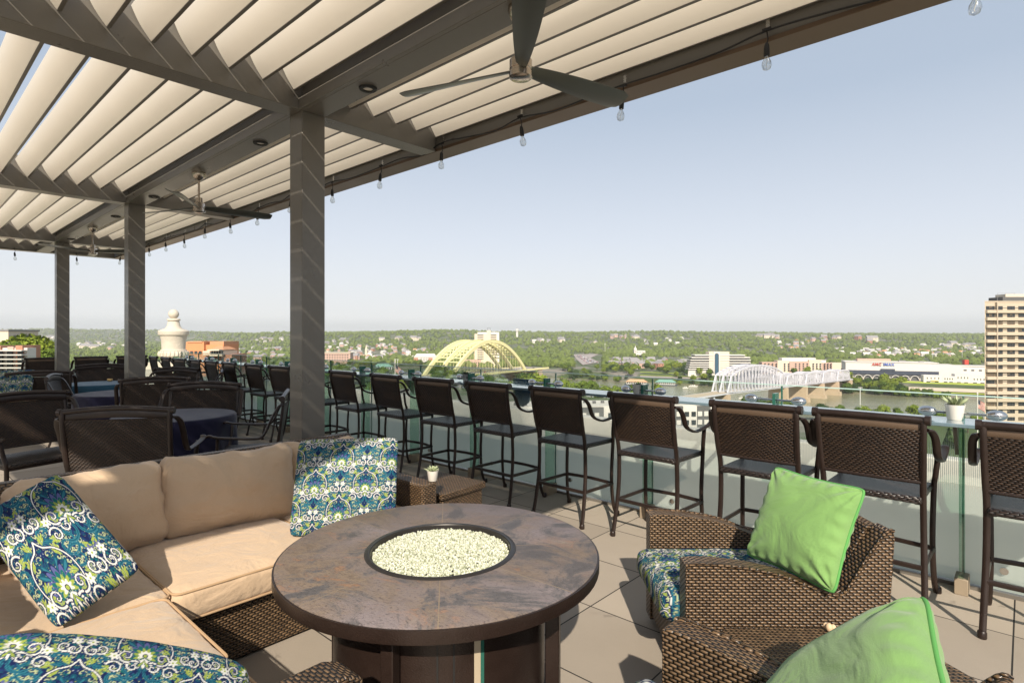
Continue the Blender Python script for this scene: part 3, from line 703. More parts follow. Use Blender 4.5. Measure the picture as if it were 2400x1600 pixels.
def pillow_mesh(name, size, T, n, mat, seed=0, dyed=False, off=(0, 0), fold=.012, pinch=.018):
    """flat in XY, +Z is the face; closed two-sided"""
    rg = np.random.default_rng(seed); t = np.linspace(-1, 1, n); Uu, Vv = np.meshgrid(t, t)
    e = np.clip((1-Uu**2)*(1-Vv**2), 0, 1); th = T*e**.42
    X = Uu*size/2*(1-pinch*(1-Vv**2)*np.abs(Uu)**3); Y = Vv*size/2*(1-pinch*(1-Uu**2)*np.abs(Vv)**3)
    cr_ = .05*(np.abs(Uu)*np.abs(Vv))**8; X *= 1-cr_; Y *= 1-cr_
    wr = np.zeros_like(Uu)
    for k in range(7):
        a, b, p = rg.uniform(-5, 5), rg.uniform(-5, 5), rg.uniform(0, 6.3); wr += np.sin(a*Uu+b*Vv+p)/7
    for sx in (-1, 1):
        for sy in (-1, 1):                                   # tension folds into the corners
            dx, dy = Uu-sx, Vv-sy; rr_ = np.hypot(dx, dy)+1e-6; an = np.arctan2(dy, dx)
            wr += .5*np.exp(-(rr_/.55)**2)*np.sin(an*11+seed)
    edge = np.maximum(np.abs(Uu), np.abs(Vv)); wr += .35*np.exp(-((1-edge)/.16)**2)*np.sin(23*np.where(np.abs(Uu) > np.abs(Vv), Vv, Uu)+seed)
    Z1 = th/2+wr*fold*e**.3; Z2 = -th/2+np.roll(wr, 5, 0)*fold*e**.3
    rim = edge > .9999; Z1[rim] = 0; Z2[rim] = 0
    V = np.concatenate([np.stack([X, Y, Z1], 2).reshape(-1, 3), np.stack([X, Y, Z2], 2).reshape(-1, 3)])
    idx = np.arange(n*n).reshape(n, n); a, b, c, d = idx[:-1, :-1].ravel(), idx[:-1, 1:].ravel(), idx[1:, 1:].ravel(), idx[1:, :-1].ravel()
    Fc = np.concatenate([np.stack([a, b, c, d], 1), np.stack([a, d, c, b], 1)+n*n])
    me = mesh_np(name, V, Fc); me.materials.append(mat)
    if dyed:
        uv = np.stack([X.ravel()+off[0], Y.ravel()+off[1]], 1); dye(me, np.concatenate([uv, uv+.07]))
    me.polygons.foreach_set('use_smooth', [True]*len(me.polygons))
    rimpath = [(X[0, i], Y[0, i], 0) for i in range(0, n, max(1, n//24))]+[(X[i, -1], Y[i, -1], 0) for i in range(0, n, max(1, n//24))]+[(X[-1, i], Y[-1, i], 0) for i in range(n-1, -1, -max(1, n//24))]+[(X[i, 0], Y[i, 0], 0) for i in range(n-1, -1, -max(1, n//24))]
    return me, rimpath
def mesh_np(name, V, Fc):
    me = bpy.data.meshes.new(name); k = Fc.shape[1]
    me.vertices.add(len(V)); me.vertices.foreach_set('co', V.astype(np.float32).ravel())
    me.loops.add(Fc.size); me.loops.foreach_set('vertex_index', Fc.astype(np.int32).ravel())
    me.polygons.add(len(Fc)); me.polygons.foreach_set('loop_start', np.arange(0, Fc.size, k, dtype=np.int32)); me.polygons.foreach_set('loop_total', np.full(len(Fc), k, dtype=np.int32))
    me.update(calc_edges=True); return me
def pillow(name, label, corners, T, mat, seed, dyed=False, n=60, pipe=None, off=(0, 0), group=None, fold=.012, pinch=.018):
    """corners world TL, TR, BR, BL (as seen from the face)"""
    TL, TR, BR, BL = map(Vector, corners); c = (TL+TR+BR+BL)/4; x = ((TR-TL)+(BR-BL))/2; y = ((TL-BL)+(TR-BR))/2
    sx, sy = x.length, y.length; x.normalize(); z = x.cross(y).normalized(); y = z.cross(x)
    me, rim = pillow_mesh(name, 1.0 if False else sx, T, n, mat, seed, dyed, off, fold, pinch)
    o = bpy.data.objects.new(name, me); COL.objects.link(o)
    o.matrix_world = Matrix(((x.x, y.x*sy/sx, z.x, c.x), (x.y, y.y*sy/sx, z.y, c.y), (x.z, y.z*sy/sx, z.z, c.z), (0, 0, 0, 1)))
    tag(o, label, 'pillow', group)
    if pipe:
        mb = MB(); q = []; 
        for p in rim:
            if not q or (Vector(p)-Vector(q[-1])).length > 1e-4: q.append(p)
        if (Vector(q[0])-Vector(q[-1])).length < 1e-4: q.pop()
        mb.tube(q, .0065, 8, closed=True); mb.build('piping', pipe, o, 60)
    return o
# ------------------------------------------------------------------ cushions
def cushion(name, parent, c, d, rz=0, tilt=0, puff=.02, rad=.045, seed=0, mat=None, pipe=True, cuts=18, dyed=False, wr=.006):
    bm = bmesh.new(); bmesh.ops.create_cube(bm, size=2); bmesh.ops.subdivide_edges(bm, edges=bm.edges[:], cuts=cuts, use_grid_fill=True)
    hx, hy, hz = (k/2 for k in d); uvs = []
    for v in bm.verts:
        p = v.co.copy(); P = Vector((p.x*hx, p.y*hy, p.z*hz))
        k = Vector((max(-hx+rad, min(hx-rad, P.x)), max(-hy+rad, min(hy-rad, P.y)), max(-hz+rad, min(hz-rad, P.z))))
        dlt = P-k
        if dlt.length > 1e-6: P = k+dlt.normalized()*min(dlt.length, rad)
        bul = (1-p.x**2)*(1-p.y**2)
        P.z += (1 if p.z > 0 else -1)*puff*bul*abs(p.z)
        side = (1-p.z**2)
        P.x += p.x*side*.012*abs(p.x); P.y += p.y*side*.012*abs(p.y)
        nz = mnoise.noise(Vector((p.x*hx*9+seed, p.y*hy*9, p.z*hz*9)))+.5*mnoise.noise(Vector((p.x*hx*22+seed, p.y*hy*22, p.z*hz*22)))
        P += Vector((p.x, p.y, p.z)).normalized()*nz*wr
        uvs.append((P.x, P.y+abs(P.z)*(1 if p.y > 0 else -1)*.9)); v.co = P
    me = bpy.data.meshes.new(name); bm.to_mesh(me); bm.free(); me.materials.append(mat or M['beige'])
    if dyed: dye(me, np.array(uvs)+seed)
    me.polygons.foreach_set('use_smooth', [True]*len(me.polygons)); me.update()
    o = bpy.data.objects.new(name, me); COL.objects.link(o); o.parent = parent; o.location = c; o.rotation_euler = (tilt if not isinstance(tilt, tuple) else tilt[0], 0 if not isinstance(tilt, tuple) else tilt[1], rz)
    if pipe:
        mb = MB()
        for zz in (hz-rad*.35, -hz+rad*.35):
            r2 = rad*1.2; q = []
            ex = -.002
            for (sx, sy, a0) in ((1, 1, 0), (-1, 1, 90), (-1, -1, 180), (1, -1, 270)):
                for k in range(5):
                    a = R(a0+22.5*k); q.append((sx*(hx-r2-ex)+math.cos(a)*(r2), sy*(hy-r2-ex)+math.sin(a)*(r2), zz))
            mb.tube(q, .0055, 6, closed=True)
        mb.build('piping', simple('beige_piping', (.46, .31, .18), .9) if 'bpipe' not in M else M['bpipe'], o, 60)
    return o
M['bpipe'] = simple('beige_piping', (.46, .31, .18), .9)
# ------------------------------------------------------------------ sectional sofa
sofa = thing('sectional_sofa', 'L-shaped woven brown sectional sofa with beige cushions', 'sofa', (0, 0, 0))
mb = MB(); mb.box((-3.46, 1.65, .155), (1.10, 1.75, .29)); mb.build('base', M['wick'], sofa, bevel=.012)
mb = MB(); mb.box((-3.46, .26, .155), (1.10, 1.02, .29)); mb.build('base', M['wick'], sofa, bevel=.012)
mb = MB(); mb.box((-2.25, .26, .155), (1.31, 1.02, .29)); mb.build('base', M['wick'], sofa, bevel=.012)
mb = MB(); mb.extrude([(-4.06, .02), (-3.90, .02), (-3.92, .50), (-3.96, .81), (-3.99, .84), (-4.06, .84), (-4.09, .80)], 1, .12, 2.50)
bm_ = MB(); bm_.v = [(x, y, z) for (x, y, z) in mb.v]; bm_.f = mb.f; bm_.mi = mb.mi; bm_.build('back_frame', M['wick'], sofa, bevel=.012)
cor = MB(); cor.prism([(-4.09, .118), (-3.93, .118), (-3.52, -.22), (-3.52, -.38)], .02, .84); cor.build('back_frame', M['wick'], sofa, bevel=.012)
cor = MB(); cor.box((-2.5, -.30, .41), (2.04, .14, .78)); cor.build('back_frame', M['wick'], sofa, bevel=.012)
mb = MB(); mb.box((-3.52, 2.475, .315), (1.08, .125, .61)); mb.build('arm', M['wick'], sofa, bevel=.016)
mb = MB(); mb.extrude([(-.34, .02), (.965, .02), (.965, .60), (.90, .628), (.1, .63), (-.34, .65)], 0, -1.60, -1.46); mb.build('arm', M['wick'], sofa, bevel=.016)
cz = .375
for k, (c, d) in enumerate([((-3.39, 1.30, cz), (1.06, .83, .155)), ((-3.39, 2.05, cz), (1.06, .66, .155)), ((-3.40, .33, cz-.003), (1.06, 1.09, .155)), ((-2.50, .30, cz+.002), (.72, 1.09, .160)), ((-1.865, .30, cz), (.55, 1.09, .155))]):
    cushion('seat_cushion', sofa, c, d, 0, 0, .016, .036, k*3.7)
for k, (c, d, rz, tl) in enumerate([((-3.68, 1.455, .660), (.75, .19, .45), R(88), R(-13)), ((-3.70, .745, .660), (.67, .19, .45), R(92), R(-14)), ((-3.74, 2.10, .640), (.54, .18, .43), R(90), R(-12)),
        ((-3.62, .06, .66), (.66, .19, .50), R(138), R(-14)), ((-2.95, -.08, .66), (.70, .20, .50), R(180), R(-13)), ((-2.22, -.08, .66), (.66, .20, .46), R(180), R(-13))]):
    o = cushion('back_cushion', sofa, c, d, rz, 0, 0, .07, 20+k*5.3, pipe=False, cuts=20, wr=.019)
    me = o.data
    for v in me.vertices:
        px, pz = v.co.x/(d[0]/2), v.co.z/(d[2]/2)
        v.co.y += (1 if v.co.y > 0 else -1)*.045*max(0, (1-px*px))*max(0, (1-pz*pz))
        v.co.z += (.030+.012*math.sin(k*2+px*3))*abs(px)**3*(1 if pz > 0 else -.6)*abs(pz)
    o.rotation_euler = (Matrix.Rotation(rz, 3, 'Z') @ Matrix.Rotation(tl, 3, 'X') @ Matrix.Rotation(R((1.8, -1.4, 1, -2, 1.5, -1)[k]), 3, 'Y')).to_euler()
# patterned pillows
pg = 'navy and teal printed throw pillows'
def pxp(x, y, d):
    """point seen at display pixel (x, y) at forward distance d"""
    u = (x*1.0204-1200)/F; v = (HY-y*1.0204)/F; return (d*(C_*u-S_), d*(C_+S_*u), H+v*d)
pillow('throw_pillow', 'upright printed pillow at the right end of the sofa, behind the fire table', [pxp(676, 1012, 3.46), pxp(910, 1000, 3.56), pxp(916, 1228, 3.30), pxp(672, 1228, 3.28)], .17, M['paisley'], 4, True, 250, off=(.165, .03), group=pg, fold=.006)
pillow('throw_pillow', 'printed pillow standing on its corner at the left end of the sofa', [pxp(-62, 1195, 2.42), pxp(142, 1082, 2.66), pxp(322, 1308, 2.44), pxp(128, 1450, 2.24)], .19, M['paisley'], 9, True, 250, off=(.06, .11), group=pg, fold=.006)
pillow('throw_pillow', 'largest printed pillow, cut off at the bottom left corner of the picture', [pxp(-250, 1492, 1.28), pxp(418, 1556, 1.62), pxp(650, 1990, 1.46), pxp(-110, 2010, 1.16)], .22, M['paisley'], 5, True, 250, off=(.12, .2), group=pg, fold=.010, pinch=-.09)
# ------------------------------------------------------------------ fire table
FTC = (-1.975, 1.705); ft = thing('fire_table', 'round stone-topped fire table with a bowl of clear glass beads', 'fire table', (*FTC, 0), R(20))
RT = .708
mb = MB(); n = 72
mb.lathe([(RT-.004, .600), (RT-.004, .6475), (RT-.010, .650), (.336, .650), (.336, .600)], n, caps=False); mb.build('stone_top', M['slate'], ft, 30)
mb = MB(); mb.lathe([(.50, .592), (RT-.02, .590), (RT+.002, .594), (RT+.004, .600), (RT+.004, .644), (RT-.0035, .6445)], n, caps=False); mb.build('metal_rim', M['frame'], ft, 40)
mb = MB(); mb.lathe([(.314, .625), (.315, .652), (.318, .6555), (.337, .6545), (.341, .650)], 64, caps=False); mb.lathe([(.314, .652), (.310, .60), (.001, .598)], 64, caps=False); mb.build('burner_ring', simple('dark_steel_ring', (.035, .031, .029), .35, .4), ft, 50)
def beadmat():
    m = NT('clear_fire_glass'); g = m.n('NewGeometry'); f = m.noise(95, g.outputs['Position'], 1); m.col(m.ramp(f, [(.30, (.30, .33, .20)), (.45, (.66, .69, .50)), (.62, (.93, .93, .82))])); m.set(Roughness=.05)
    m.b.inputs['Transmission Weight'].default_value = .35; m.b.inputs['IOR'].default_value = 1.45; return m.m
M['beads'] = beadmat(); _x = (lambda: (lambda m: (m.col((.78, .80, .60)), m.set(Roughness=.08), setattr(m.b.inputs['Transmission Weight'], 'default_value', .55), setattr(m.b.inputs['IOR'], 'default_value', 1.35), setattr(m.b.inputs['Subsurface Weight'], 'default_value', 0), m.m)[-1])(NT('fire_glass')))()
bm = bmesh.new(); bmesh.ops.create_icosphere(bm, subdivisions=1, radius=1); iv = np.array([v.co[:] for v in bm.verts]); itf = np.array([[v.index for v in f.verts] for f in bm.faces]); bm.free()
def blobs(name, P, Rd, mat, sq=None, jit=0, cut=False):
    n = len(P); k = len(iv); base = iv.copy(); V = np.repeat(P, k, 0)+np.tile(base, (n, 1))*np.repeat(Rd, k, 0).reshape(n*k, -1)*(1+jit*RNG.uniform(-1, 1, (n*k, 1)))
    ff = itf
    if cut: ff = itf[(iv[itf][:, :, 2].mean(1) > -.35)]
    Fc = np.tile(ff, (n, 1))+np.repeat(np.arange(n)*k, len(ff))[:, None]
    me = mesh_np(name, V, Fc); me.materials.append(mat); me.polygons.foreach_set('use_smooth', [True]*len(me.polygons)); return me
nb = 7500; rr_ = np.sqrt(RNG.uniform(0, 1, nb))*.306; aa = RNG.uniform(0, 2*PI, nb)
P = np.stack([rr_*np.cos(aa), rr_*np.sin(aa), .628+.018*(1-(rr_/.306)**2)+RNG.uniform(-.006, .006, nb)], 1)
me = blobs('fire_glass', P, RNG.uniform(.0042, .0072, (nb, 1))*RNG.uniform(.8, 1.2, (nb, 3)), M['beads'], jit=.12)
o = bpy.data.objects.new('fire_glass', me); COL.objects.link(o); o.parent = ft; o['kind'] = 'stuff'
mb = MB(); mb.lathe([(.470, .03), (.470, .592)], 64, caps=False); mb.build('base_drum', M['frame'], ft, 40)
mb = MB(); mb.lathe([(.455, .0), (.50, .0), (.50, .05), (.47, .05)], 64, caps=False); mb.build('plinth', M['frame'], ft, 40)
for k in range(4):
    a = R(8+90*k); mb = MB(); mb.box((.515*math.cos(a), .515*math.sin(a), .30), (.06, .05, .58), a); mb.build('corner_post', M['frame'], ft, bevel=.004)
    mb = MB(); mb.box((.53*math.cos(a), .53*math.sin(a), .02), (.11, .08, .04), a, top=(.7, .7)); mb.build('foot', M['frame'], ft, bevel=.004)
def onring(ax, rad=.474):
    return (math.cos(ax)*rad, math.sin(ax)*rad)
va = math.atan2(-FTC[1], -FTC[0])-R(20)          # direction from table to camera, local
for da, wd, m_ in ((-.03, .006, 'black'), (.10, .006, 'black')):
    x, y = onring(va+da, .4715); mb = MB(); mb.box((x, y, .31), (.006, wd, .53), va+da); mb.build('door_seam', M[m_], ft, smooth=0)
x, y = onring(va+.29, .476); mb = MB(); mb.box((x, y, .32), (.006, .026, .50), va+.29); mb.build('label_strip', simple('cream_plastic_strip', (.42, .35, .25), .4), ft, bevel=.002)
x, y = onring(va+.33, .474); mb = MB(); mb.box((x, y, .32), (.006, .016, .50), va+.33); mb.build('glass_strip', M['greenedge'], ft, smooth=0)
x, y = onring(va+.47, .485); mb = MB(); mb.lathe([(.001, .02), (.010, .02), (.016, .012), (.016, .0), (.008, -.01)], 16); o = mb.build('knob', M['chrome'], ft, 50); o.location = (x, y, .23); o.rotation_euler = (0, PI/2, va+.47)
# ------------------------------------------------------------------ armchairs
def armchair(loc, rz, label, near_pad):
    """faces -x in local space"""
    t = thing('club_armchair', label, 'armchair', loc, rz, 'woven brown club armchairs beside the fire table'); D, Wd = .86, .78
    for sy in (-1, 1):
        mb = MB(); top = spline([(-.43, .615, 0), (-.36, .622, 0), (-.20, .610, 0), (-.02, .575, 0), (.14, .515, 0), (.24, .49, 0), (.30, .56, 0), (.36, .66, 0), (.44, .765, 0), (.47, .77, 0)], 4)
        outl = [(-.43, .04)]+[(p.x, p.y) for p in top]+[(.475, .74), (.43, .04)]
        y0 = sy*(Wd/2-.10); y1 = sy*(Wd/2); mb.extrude(outl, 1, min(y0, y1), max(y0, y1)); mb.build('side_panel', M['wick'], t, 40, bevel=.010)
        if True:
            mb = MB(); yy = sy*(Wd/2)-sy*.001; mb.tube([(p.x, yy, p.y) for p in top], .0075, 6); mb.build('edge_braid', M['wick'], t, 60)
    mb = MB(); poly = [(.28, .05), (.43, .05), (.475, .735), (.46, .768), (.42, .762), (.36, .66), (.31, .56), (.27, .45)]
    mb.extrude(poly, 1, -Wd/2+.101, Wd/2-.101); mb.build('backrest', M['wick'], t, 40, bevel=.010)
    mb = MB(); mb.box((-.07, 0, .18), (.70, Wd-.205, .24)); mb.build('seat_base', M['wick'], t, bevel=.01)
    cushion('seat_cushion', t, (-.13, 0, .375), (.74, Wd-.215, .15), 0, 0, .02, .045, 3.3 if near_pad else 8.1, mat=M['paisley'], pipe=False, cuts=110 if near_pad else 60, dyed=True, wr=.004)
    return t
armchair((-1.035, 2.925, 0), math.atan2(.66, .75), 'woven armchair holding the upright green pillow, farther from the camera', True)
armchair((-.50, 1.49, 0), R(-1), 'woven armchair at the bottom edge holding the nearer green pillow', False)
gp = 'lime green throw pillows on the armchairs'
pillow('green_pillow', 'upright green pillow with shadow patches in the farther armchair', [pxp(1795, 1058, 2.92), pxp(1980, 1138, 2.46), pxp(1930, 1350, 2.40), pxp(1698, 1285, 2.84)], .18, M['green'], 2, n=100, pipe=M['greenpipe'], group=gp, fold=.030, pinch=.07)
pillow('green_pillow', 'bigger green pillow with a centre seam, cut off by the bottom edge', [pxp(2150, 1338, 1.50), (-.10, 1.30, .84), (-.44, 1.24, .43), pxp(1745, 1630, 1.74)], .24, M['green'], 13, n=100, pipe=M['greenpipe'], group=gp, fold=.028, pinch=.05)
# wedge table between the armchairs, small side table behind the sofa arm
mb = MB(); mb.prism([(-.90, 1.905), (-.1, 1.905), (-.12, 2.5), (-.42, 2.70), (-.90, 2.27)], .02, .45)
tag(mb.build('wicker_table', M['wick'], bevel=.012), 'low woven wedge table between the two armchairs', 'side table')
t = thing('wicker_side_table', 'square woven side table behind the end of the sofa, near the bar stools', 'side table', (-3.31, 2.86, 0), R(3))
mb = MB(); mb.box((0, 0, .475), (.50, .46, .05)); mb.build('table_top', M['wick'], t, bevel=.01)
mb = MB(); mb.box((0, 0, .235), (.46, .42, .43)); mb.build('base', M['wick'], t, bevel=.008)
mb = MB()
for (x, y, z, r, l) in ((0, 0, .018, .013, .034), (.012, .012, .016, .011, .028), (-.016, .014, .014, .010, .024)):
    pr = [(r*math.sqrt(max(0, 1-q*q)), q*l/2+z) for q in [math.sin(PI/2*j/4) for j in range(-4, 5)]]; mb.lathe(pr, 10, (x, y, 0))
tag(mb.build('cord_toggle', simple('pale_wood', (.62, .45, .28), .6), 60, loc=(-.575, 2.50, .452)) if False else mb.build('cord_toggle', simple('pale_wood', (.62, .45, .28), .6), None, 60, loc=(-.575, 2.50, .452)), 'small pale wooden toggles lying on the wedge table by the green pillow', 'toggle')
# lounge chair with pillow at the far left
la = thing('lounge_chair', 'dark woven lounge chair low at the left edge, beyond the dining chairs', 'armchair', (-11.3, 1.0, 0), R(15))
for sy in (-1, 1):
    mb = MB(); mb.box((0, sy*.42, .36), (.85, .10, .66)); mb.build('side_panel', M['wick'], la, bevel=.02)
mb = MB(); mb.box((-.38, 0, .42), (.12, .74, .82)); mb.build('backrest', M['wick'], la, bevel=.02)
mb = MB(); mb.box((.03, 0, .2), (.7, .74, .34)); mb.build('seat_base', M['wick'], la, bevel=.02)
pillow('throw_pillow', 'printed pillow far off at the left edge, behind the dining chairs', [pxp(-10, 852, 8.9), pxp(72, 850, 9.1), pxp(82, 908, 8.9), pxp(-8, 915, 8.7)], .16, M['paisley'], 21, True, 110, off=(0, 0), group=pg, fold=.006)
pillow('throw_pillow', 'printed pillow glimpsed beside the farthest pillar', [pxp(158, 858, 11.6), pxp(192, 864, 11.4), pxp(190, 892, 11.2), pxp(160, 894, 11.3)], .12, M['paisley'], 22, True, 70, off=(.1, 0), group=pg, fold=.006)
#@@PART4
# ================================================================== CITY, RIVER, HILLS
def smooth(a, b, x):
    t = np.clip((x-a)/(b-a), 0, 1); return t*t*(3-2*t)
def vnoise(x, y, s, seed=0):
    """cheap smooth value noise on arrays"""
    x = x/s+seed*17.3; y = y/s-seed*9.1; xi, yi = np.floor(x), np.floor(y); fx, fy = x-xi, y-yi
    fx = fx*fx*(3-2*fx); fy = fy*fy*(3-2*fy)
    def h(a, b):
        q = np.sin(a*127.1+b*311.7)*43758.5453; return q-np.floor(q)
    return (h(xi, yi)*(1-fx)+h(xi+1, yi)*fx)*(1-fy)+(h(xi, yi+1)*(1-fx)+h(xi+1, yi+1)*fx)*fy
def banks(r, d):
    """signed metres: + on the near land, - beyond far bank ... returns (tn, tf): distance landward of near / far bank"""
    near = np.where(r > -110, 745-.7*r, 822+1.3*(r+110)); far = np.where(r < 40, np.minimum(1100-.7*r, 1075+1.3*(r-40)), 1100-.7*r)
    return (near-d)/1.22, (d-far)/1.22
def ground(r, d):
    r = np.asarray(r, float); d = np.asarray(d, float); tn, tf = banks(r, d)
    zn = -83+17*smooth(-6, 55, tn)
    plain = -83+16*smooth(-8, 75, tf)
    az = r/np.maximum(d, 1)
    d0 = 1750+450*vnoise(r, d*0, 900, 2)+np.where(az < -.42, 2400*smooth(-.42, -.62, az), 0)
    top = 11+np.where(az < -.45, 50*smooth(-.45, -.7, az), 0)-9*smooth(.2, .85, az)+11*smooth(-.36, -.2, az)*(1-smooth(-.2, -.02, az))-6*smooth(-.50, -.36, az)*0
    run = np.where(az < -.42, 2200, 1900)
    k = smooth(0, 1, (d-d0)/run)
    hills = (top+66)*k*(.90+.12*vnoise(r, d, 700, 1)+.05*vnoise(r, d, 260, 3))
    hills = hills+k*(1-k)*4*30*(vnoise(r, d, 420, 9)-.5)+smooth(.5, 1, k)*20*(vnoise(r, d, 620, 12)-.45)
    zf = plain+hills+1.5*vnoise(r, d, 200, 4)*smooth(0, 100, tf)
    back = d < -50
    return np.where(back, -72, np.where(tf > -8, zf, np.where(tn > -6, zn, -83)))
def gz(r, d): return float(ground(r, d))
def hit(px, py, h=0):
    """first ground point under source pixel (px, py), raised by h"""
    u = (px-1200)/F; v = (HY-py)/F; d = 300.
    while d < 9000:
        if H+v*d <= gz(u*d, d)+h: return u*d, d
        d *= 1.01
    return None
# terrain sheet: polar grid
rad = np.concatenate([np.linspace(8, 300, 24), 300*np.exp(np.linspace(0, math.log(9000/300), 230))[1:]])
azs = np.concatenate([np.radians(np.arange(-56, 56, .4)), np.radians(np.arange(56, 304, 4.))])
RR, AA = np.meshgrid(rad, azs, indexing='ij'); r_ = RR*np.sin(AA); d_ = RR*np.cos(AA); z_ = ground(r_, d_)
V = np.stack([C_*r_-S_*d_, S_*r_+C_*d_, z_], 2).reshape(-1, 3); na = len(azs); idx = np.arange(len(rad)*na).reshape(len(rad), na)
a = idx[:-1]; b_ = idx[1:]; Fc = np.stack([a, b_, np.roll(b_, -1, 1), np.roll(a, -1, 1)], 2).reshape(-1, 4)[:, ::-1]
me = mesh_np('ground', V, Fc)
def groundmat():
    m = NT('city_ground'); tc = m.n('TexCoord'); v = tc.outputs['Object']; sp = m.n('SeparateXYZ'); m.l(v, sp.inputs[0])
    n1 = m.noise(.012, v, 6, .6); n2 = m.noise(.09, v, 4)
    green = m.mix(n2, (.030, .055, .014), (.085, .120, .030)); town = m.mix(n2, (.14, .135, .11), (.26, .23, .19))
    c = m.mix(m.ramp(n1, [(.50, 0.), (.60, 1.)]), green, town)
    mud = m.n('MapRange'); mud.inputs[1].default_value = -76.5; mud.inputs[2].default_value = -79; m.l(m.math('MULTIPLY_ADD', n2, 2.0, sp.outputs[2]), mud.inputs[0])
    m.col(m.mix(mud.outputs[0], c, (.27, .19, .13))); m.set(Roughness=.95); return m.m
me.materials.append(groundmat()); me.polygons.foreach_set('use_smooth', [True]*len(me.polygons))
o = bpy.data.objects.new('ground', me); COL.objects.link(o); tag(o, kind='structure')
def watermat():
    m = NT('river_water'); m.col((.17, .165, .095)); m.set(Roughness=.12); m.b.inputs['Specular IOR Level'].default_value = .5
    tc = m.n('TexCoord'); v = tc.outputs['Object']; mp = m.n('Mapping'); mp.inputs['Scale'].default_value = (1, 1, 1); m.l(v, mp.inputs[0])
    hgt = m.math('ADD', m.noise(.35, v, 5, .6), m.math('MULTIPLY', m.noise(.03, v, 3), 2.0)); m.bump(hgt, .55)
    n = m.noise(.010, v, 4, .6, 1); m.col(m.mix(n, (.20, .20, .11), (.30, .275, .18))); return m.m
mb = MB(); q = [W(-900, 300), W(1500, -300), W(1500, 1300), W(-900, 1500)]; mb.quad(*[(x, y, -79) for x, y, _ in q]); tag(mb.build('water', watermat(), smooth=0), kind='structure')

# ------------------------------------------------------------------ foliage
def leafmat(name, c1, c2, scale=.02):
    m = NT(name); g = m.n('NewGeometry'); n1 = m.noise(scale, g.outputs['Position'], 3, .6); oi = m.n('ObjectInfo')
    n2 = m.noise(scale*14, g.outputs['Position'], 2)
    f = m.math('ADD', m.math('MULTIPLY', n1, .45), m.math('ADD', m.math('MULTIPLY', oi.outputs['Random'], .3), m.math('MULTIPLY', n2, .25)))
    m.col(m.ramp(f, [(.28, c1), (.72, c2)])); m.set(Roughness=.7); m.b.inputs['Specular IOR Level'].default_value = .2
    return m.m
M['leaf'] = leafmat('tree_leaves', (.045, .095, .012), (.215, .265, .028)); M['leafd'] = leafmat('dark_tree_leaves', (.018, .045, .010), (.055, .095, .020))
M['wood'] = leafmat('woodland_leaves', (.006, .023, .008), (.135, .175, .035), .014)
M['bark'] = simple('bark', (.09, .065, .045), .9)
TREES = []
def make_tree(h, cr, seed, mat, name='riverside_tree', nq=1500, conif=False, qs=1.0):
    rg = np.random.default_rng(seed)
    t = thing(name, '', 'tree', (0, 0, -500))
    mb = MB(); mb.tube([(0, 0, 0), (.1, 0, h*.25), (0, .1, h*.5), (.05, 0, h*.8)], [h*.028, h*.022, h*.015, h*.004], 7)
    for k in range(5):
        a = k*1.25+seed; z = h*(.28+.09*k); mb.tube([(0, 0, z), (math.cos(a)*cr*.35, math.sin(a)*cr*.35, z+h*.1), (math.cos(a)*cr*.65, math.sin(a)*cr*.65, z+h*.17)], [h*.012, h*.008, h*.003], 5)
    mb.build('trunk', M['bark'], t)
    if conif:
        zz = rg.uniform(.08, 1, nq)**1.3; rr2 = cr*(1-zz)*rg.uniform(.55, 1.05, nq); an = rg.uniform(0, 2*PI, nq)
        C = np.stack([rr2*np.cos(an), rr2*np.sin(an), zz*h], 1)
    else:
        nc = 26; dirs = rg.normal(size=(nc, 3)); dirs /= np.linalg.norm(dirs, axis=1)[:, None]
        cc = dirs*rg.uniform(.35, .78, (nc, 1))*np.array([cr, cr, h*.36]); cc[:, 2] += h*.60; cs_ = rg.uniform(.24, .42, nc)*cr
        pick = rg.integers(0, nc, nq); dd = rg.normal(size=(nq, 3)); dd /= np.linalg.norm(dd, axis=1)[:, None]
        C = cc[pick]+dd*cs_[pick][:, None]*rg.uniform(.75, 1.05, (nq, 1))*np.array([1, 1, .8])
        C = C[C[:, 2] > h*.16]
    n = len(C); nrm = C-np.array([0, 0, h*.5]); nrm = nrm/np.linalg.norm(nrm, axis=1)[:, None]+rg.normal(size=(n, 3))*.55; nrm /= np.linalg.norm(nrm, axis=1)[:, None]
    u = np.cross(nrm, rg.normal(size=(n, 3))); u /= np.linalg.norm(u, axis=1)[:, None]; v = np.cross(nrm, u); s = rg.uniform(.35, .75, (n, 1))*qs*h/14
    V = np.stack([C-u*s-v*s*.6, C+u*s-v*s*.6, C+u*s*.7+v*s*.7, C-u*s*.7+v*s*.7], 1).reshape(-1, 3)
    me = mesh_np('crown', V, np.arange(4*n).reshape(n, 4)); me.materials.append(mat)
    o = bpy.data.objects.new('crown', me); COL.objects.link(o); o.parent = t; return t
protos = [make_tree(13, 6.5, 1, M['leaf']), make_tree(15, 6.0, 2, M['leaf']), make_tree(12, 6.8, 3, M['leafd']), make_tree(14, 6.2, 4, M['leaf']), make_tree(10, 5.0, 5, M['leafd'])]
used = [False]*len(protos)
def put_tree(r, d, k, s, label, group, dz=0):
    x, y, z = W(r, d, gz(r, d)-.4+dz)
    if not used[k]: used[k] = True; t = protos[k]; t.location = (x, y, z); t.rotation_euler = (0, 0, random.uniform(0, 6)); t.scale = (s,)*3
    else: t = dup(protos[k], (x, y, z), random.uniform(0, 6), scale=(s*random.uniform(.9, 1.1), s, s*random.uniform(.85, 1.15)))
    t['label'] = label; t['group'] = group; return t
kindw = ['rounded sunlit tree', 'tall sunlit tree', 'broad dark green tree', 'leafy yellow green tree', 'small dark green tree']
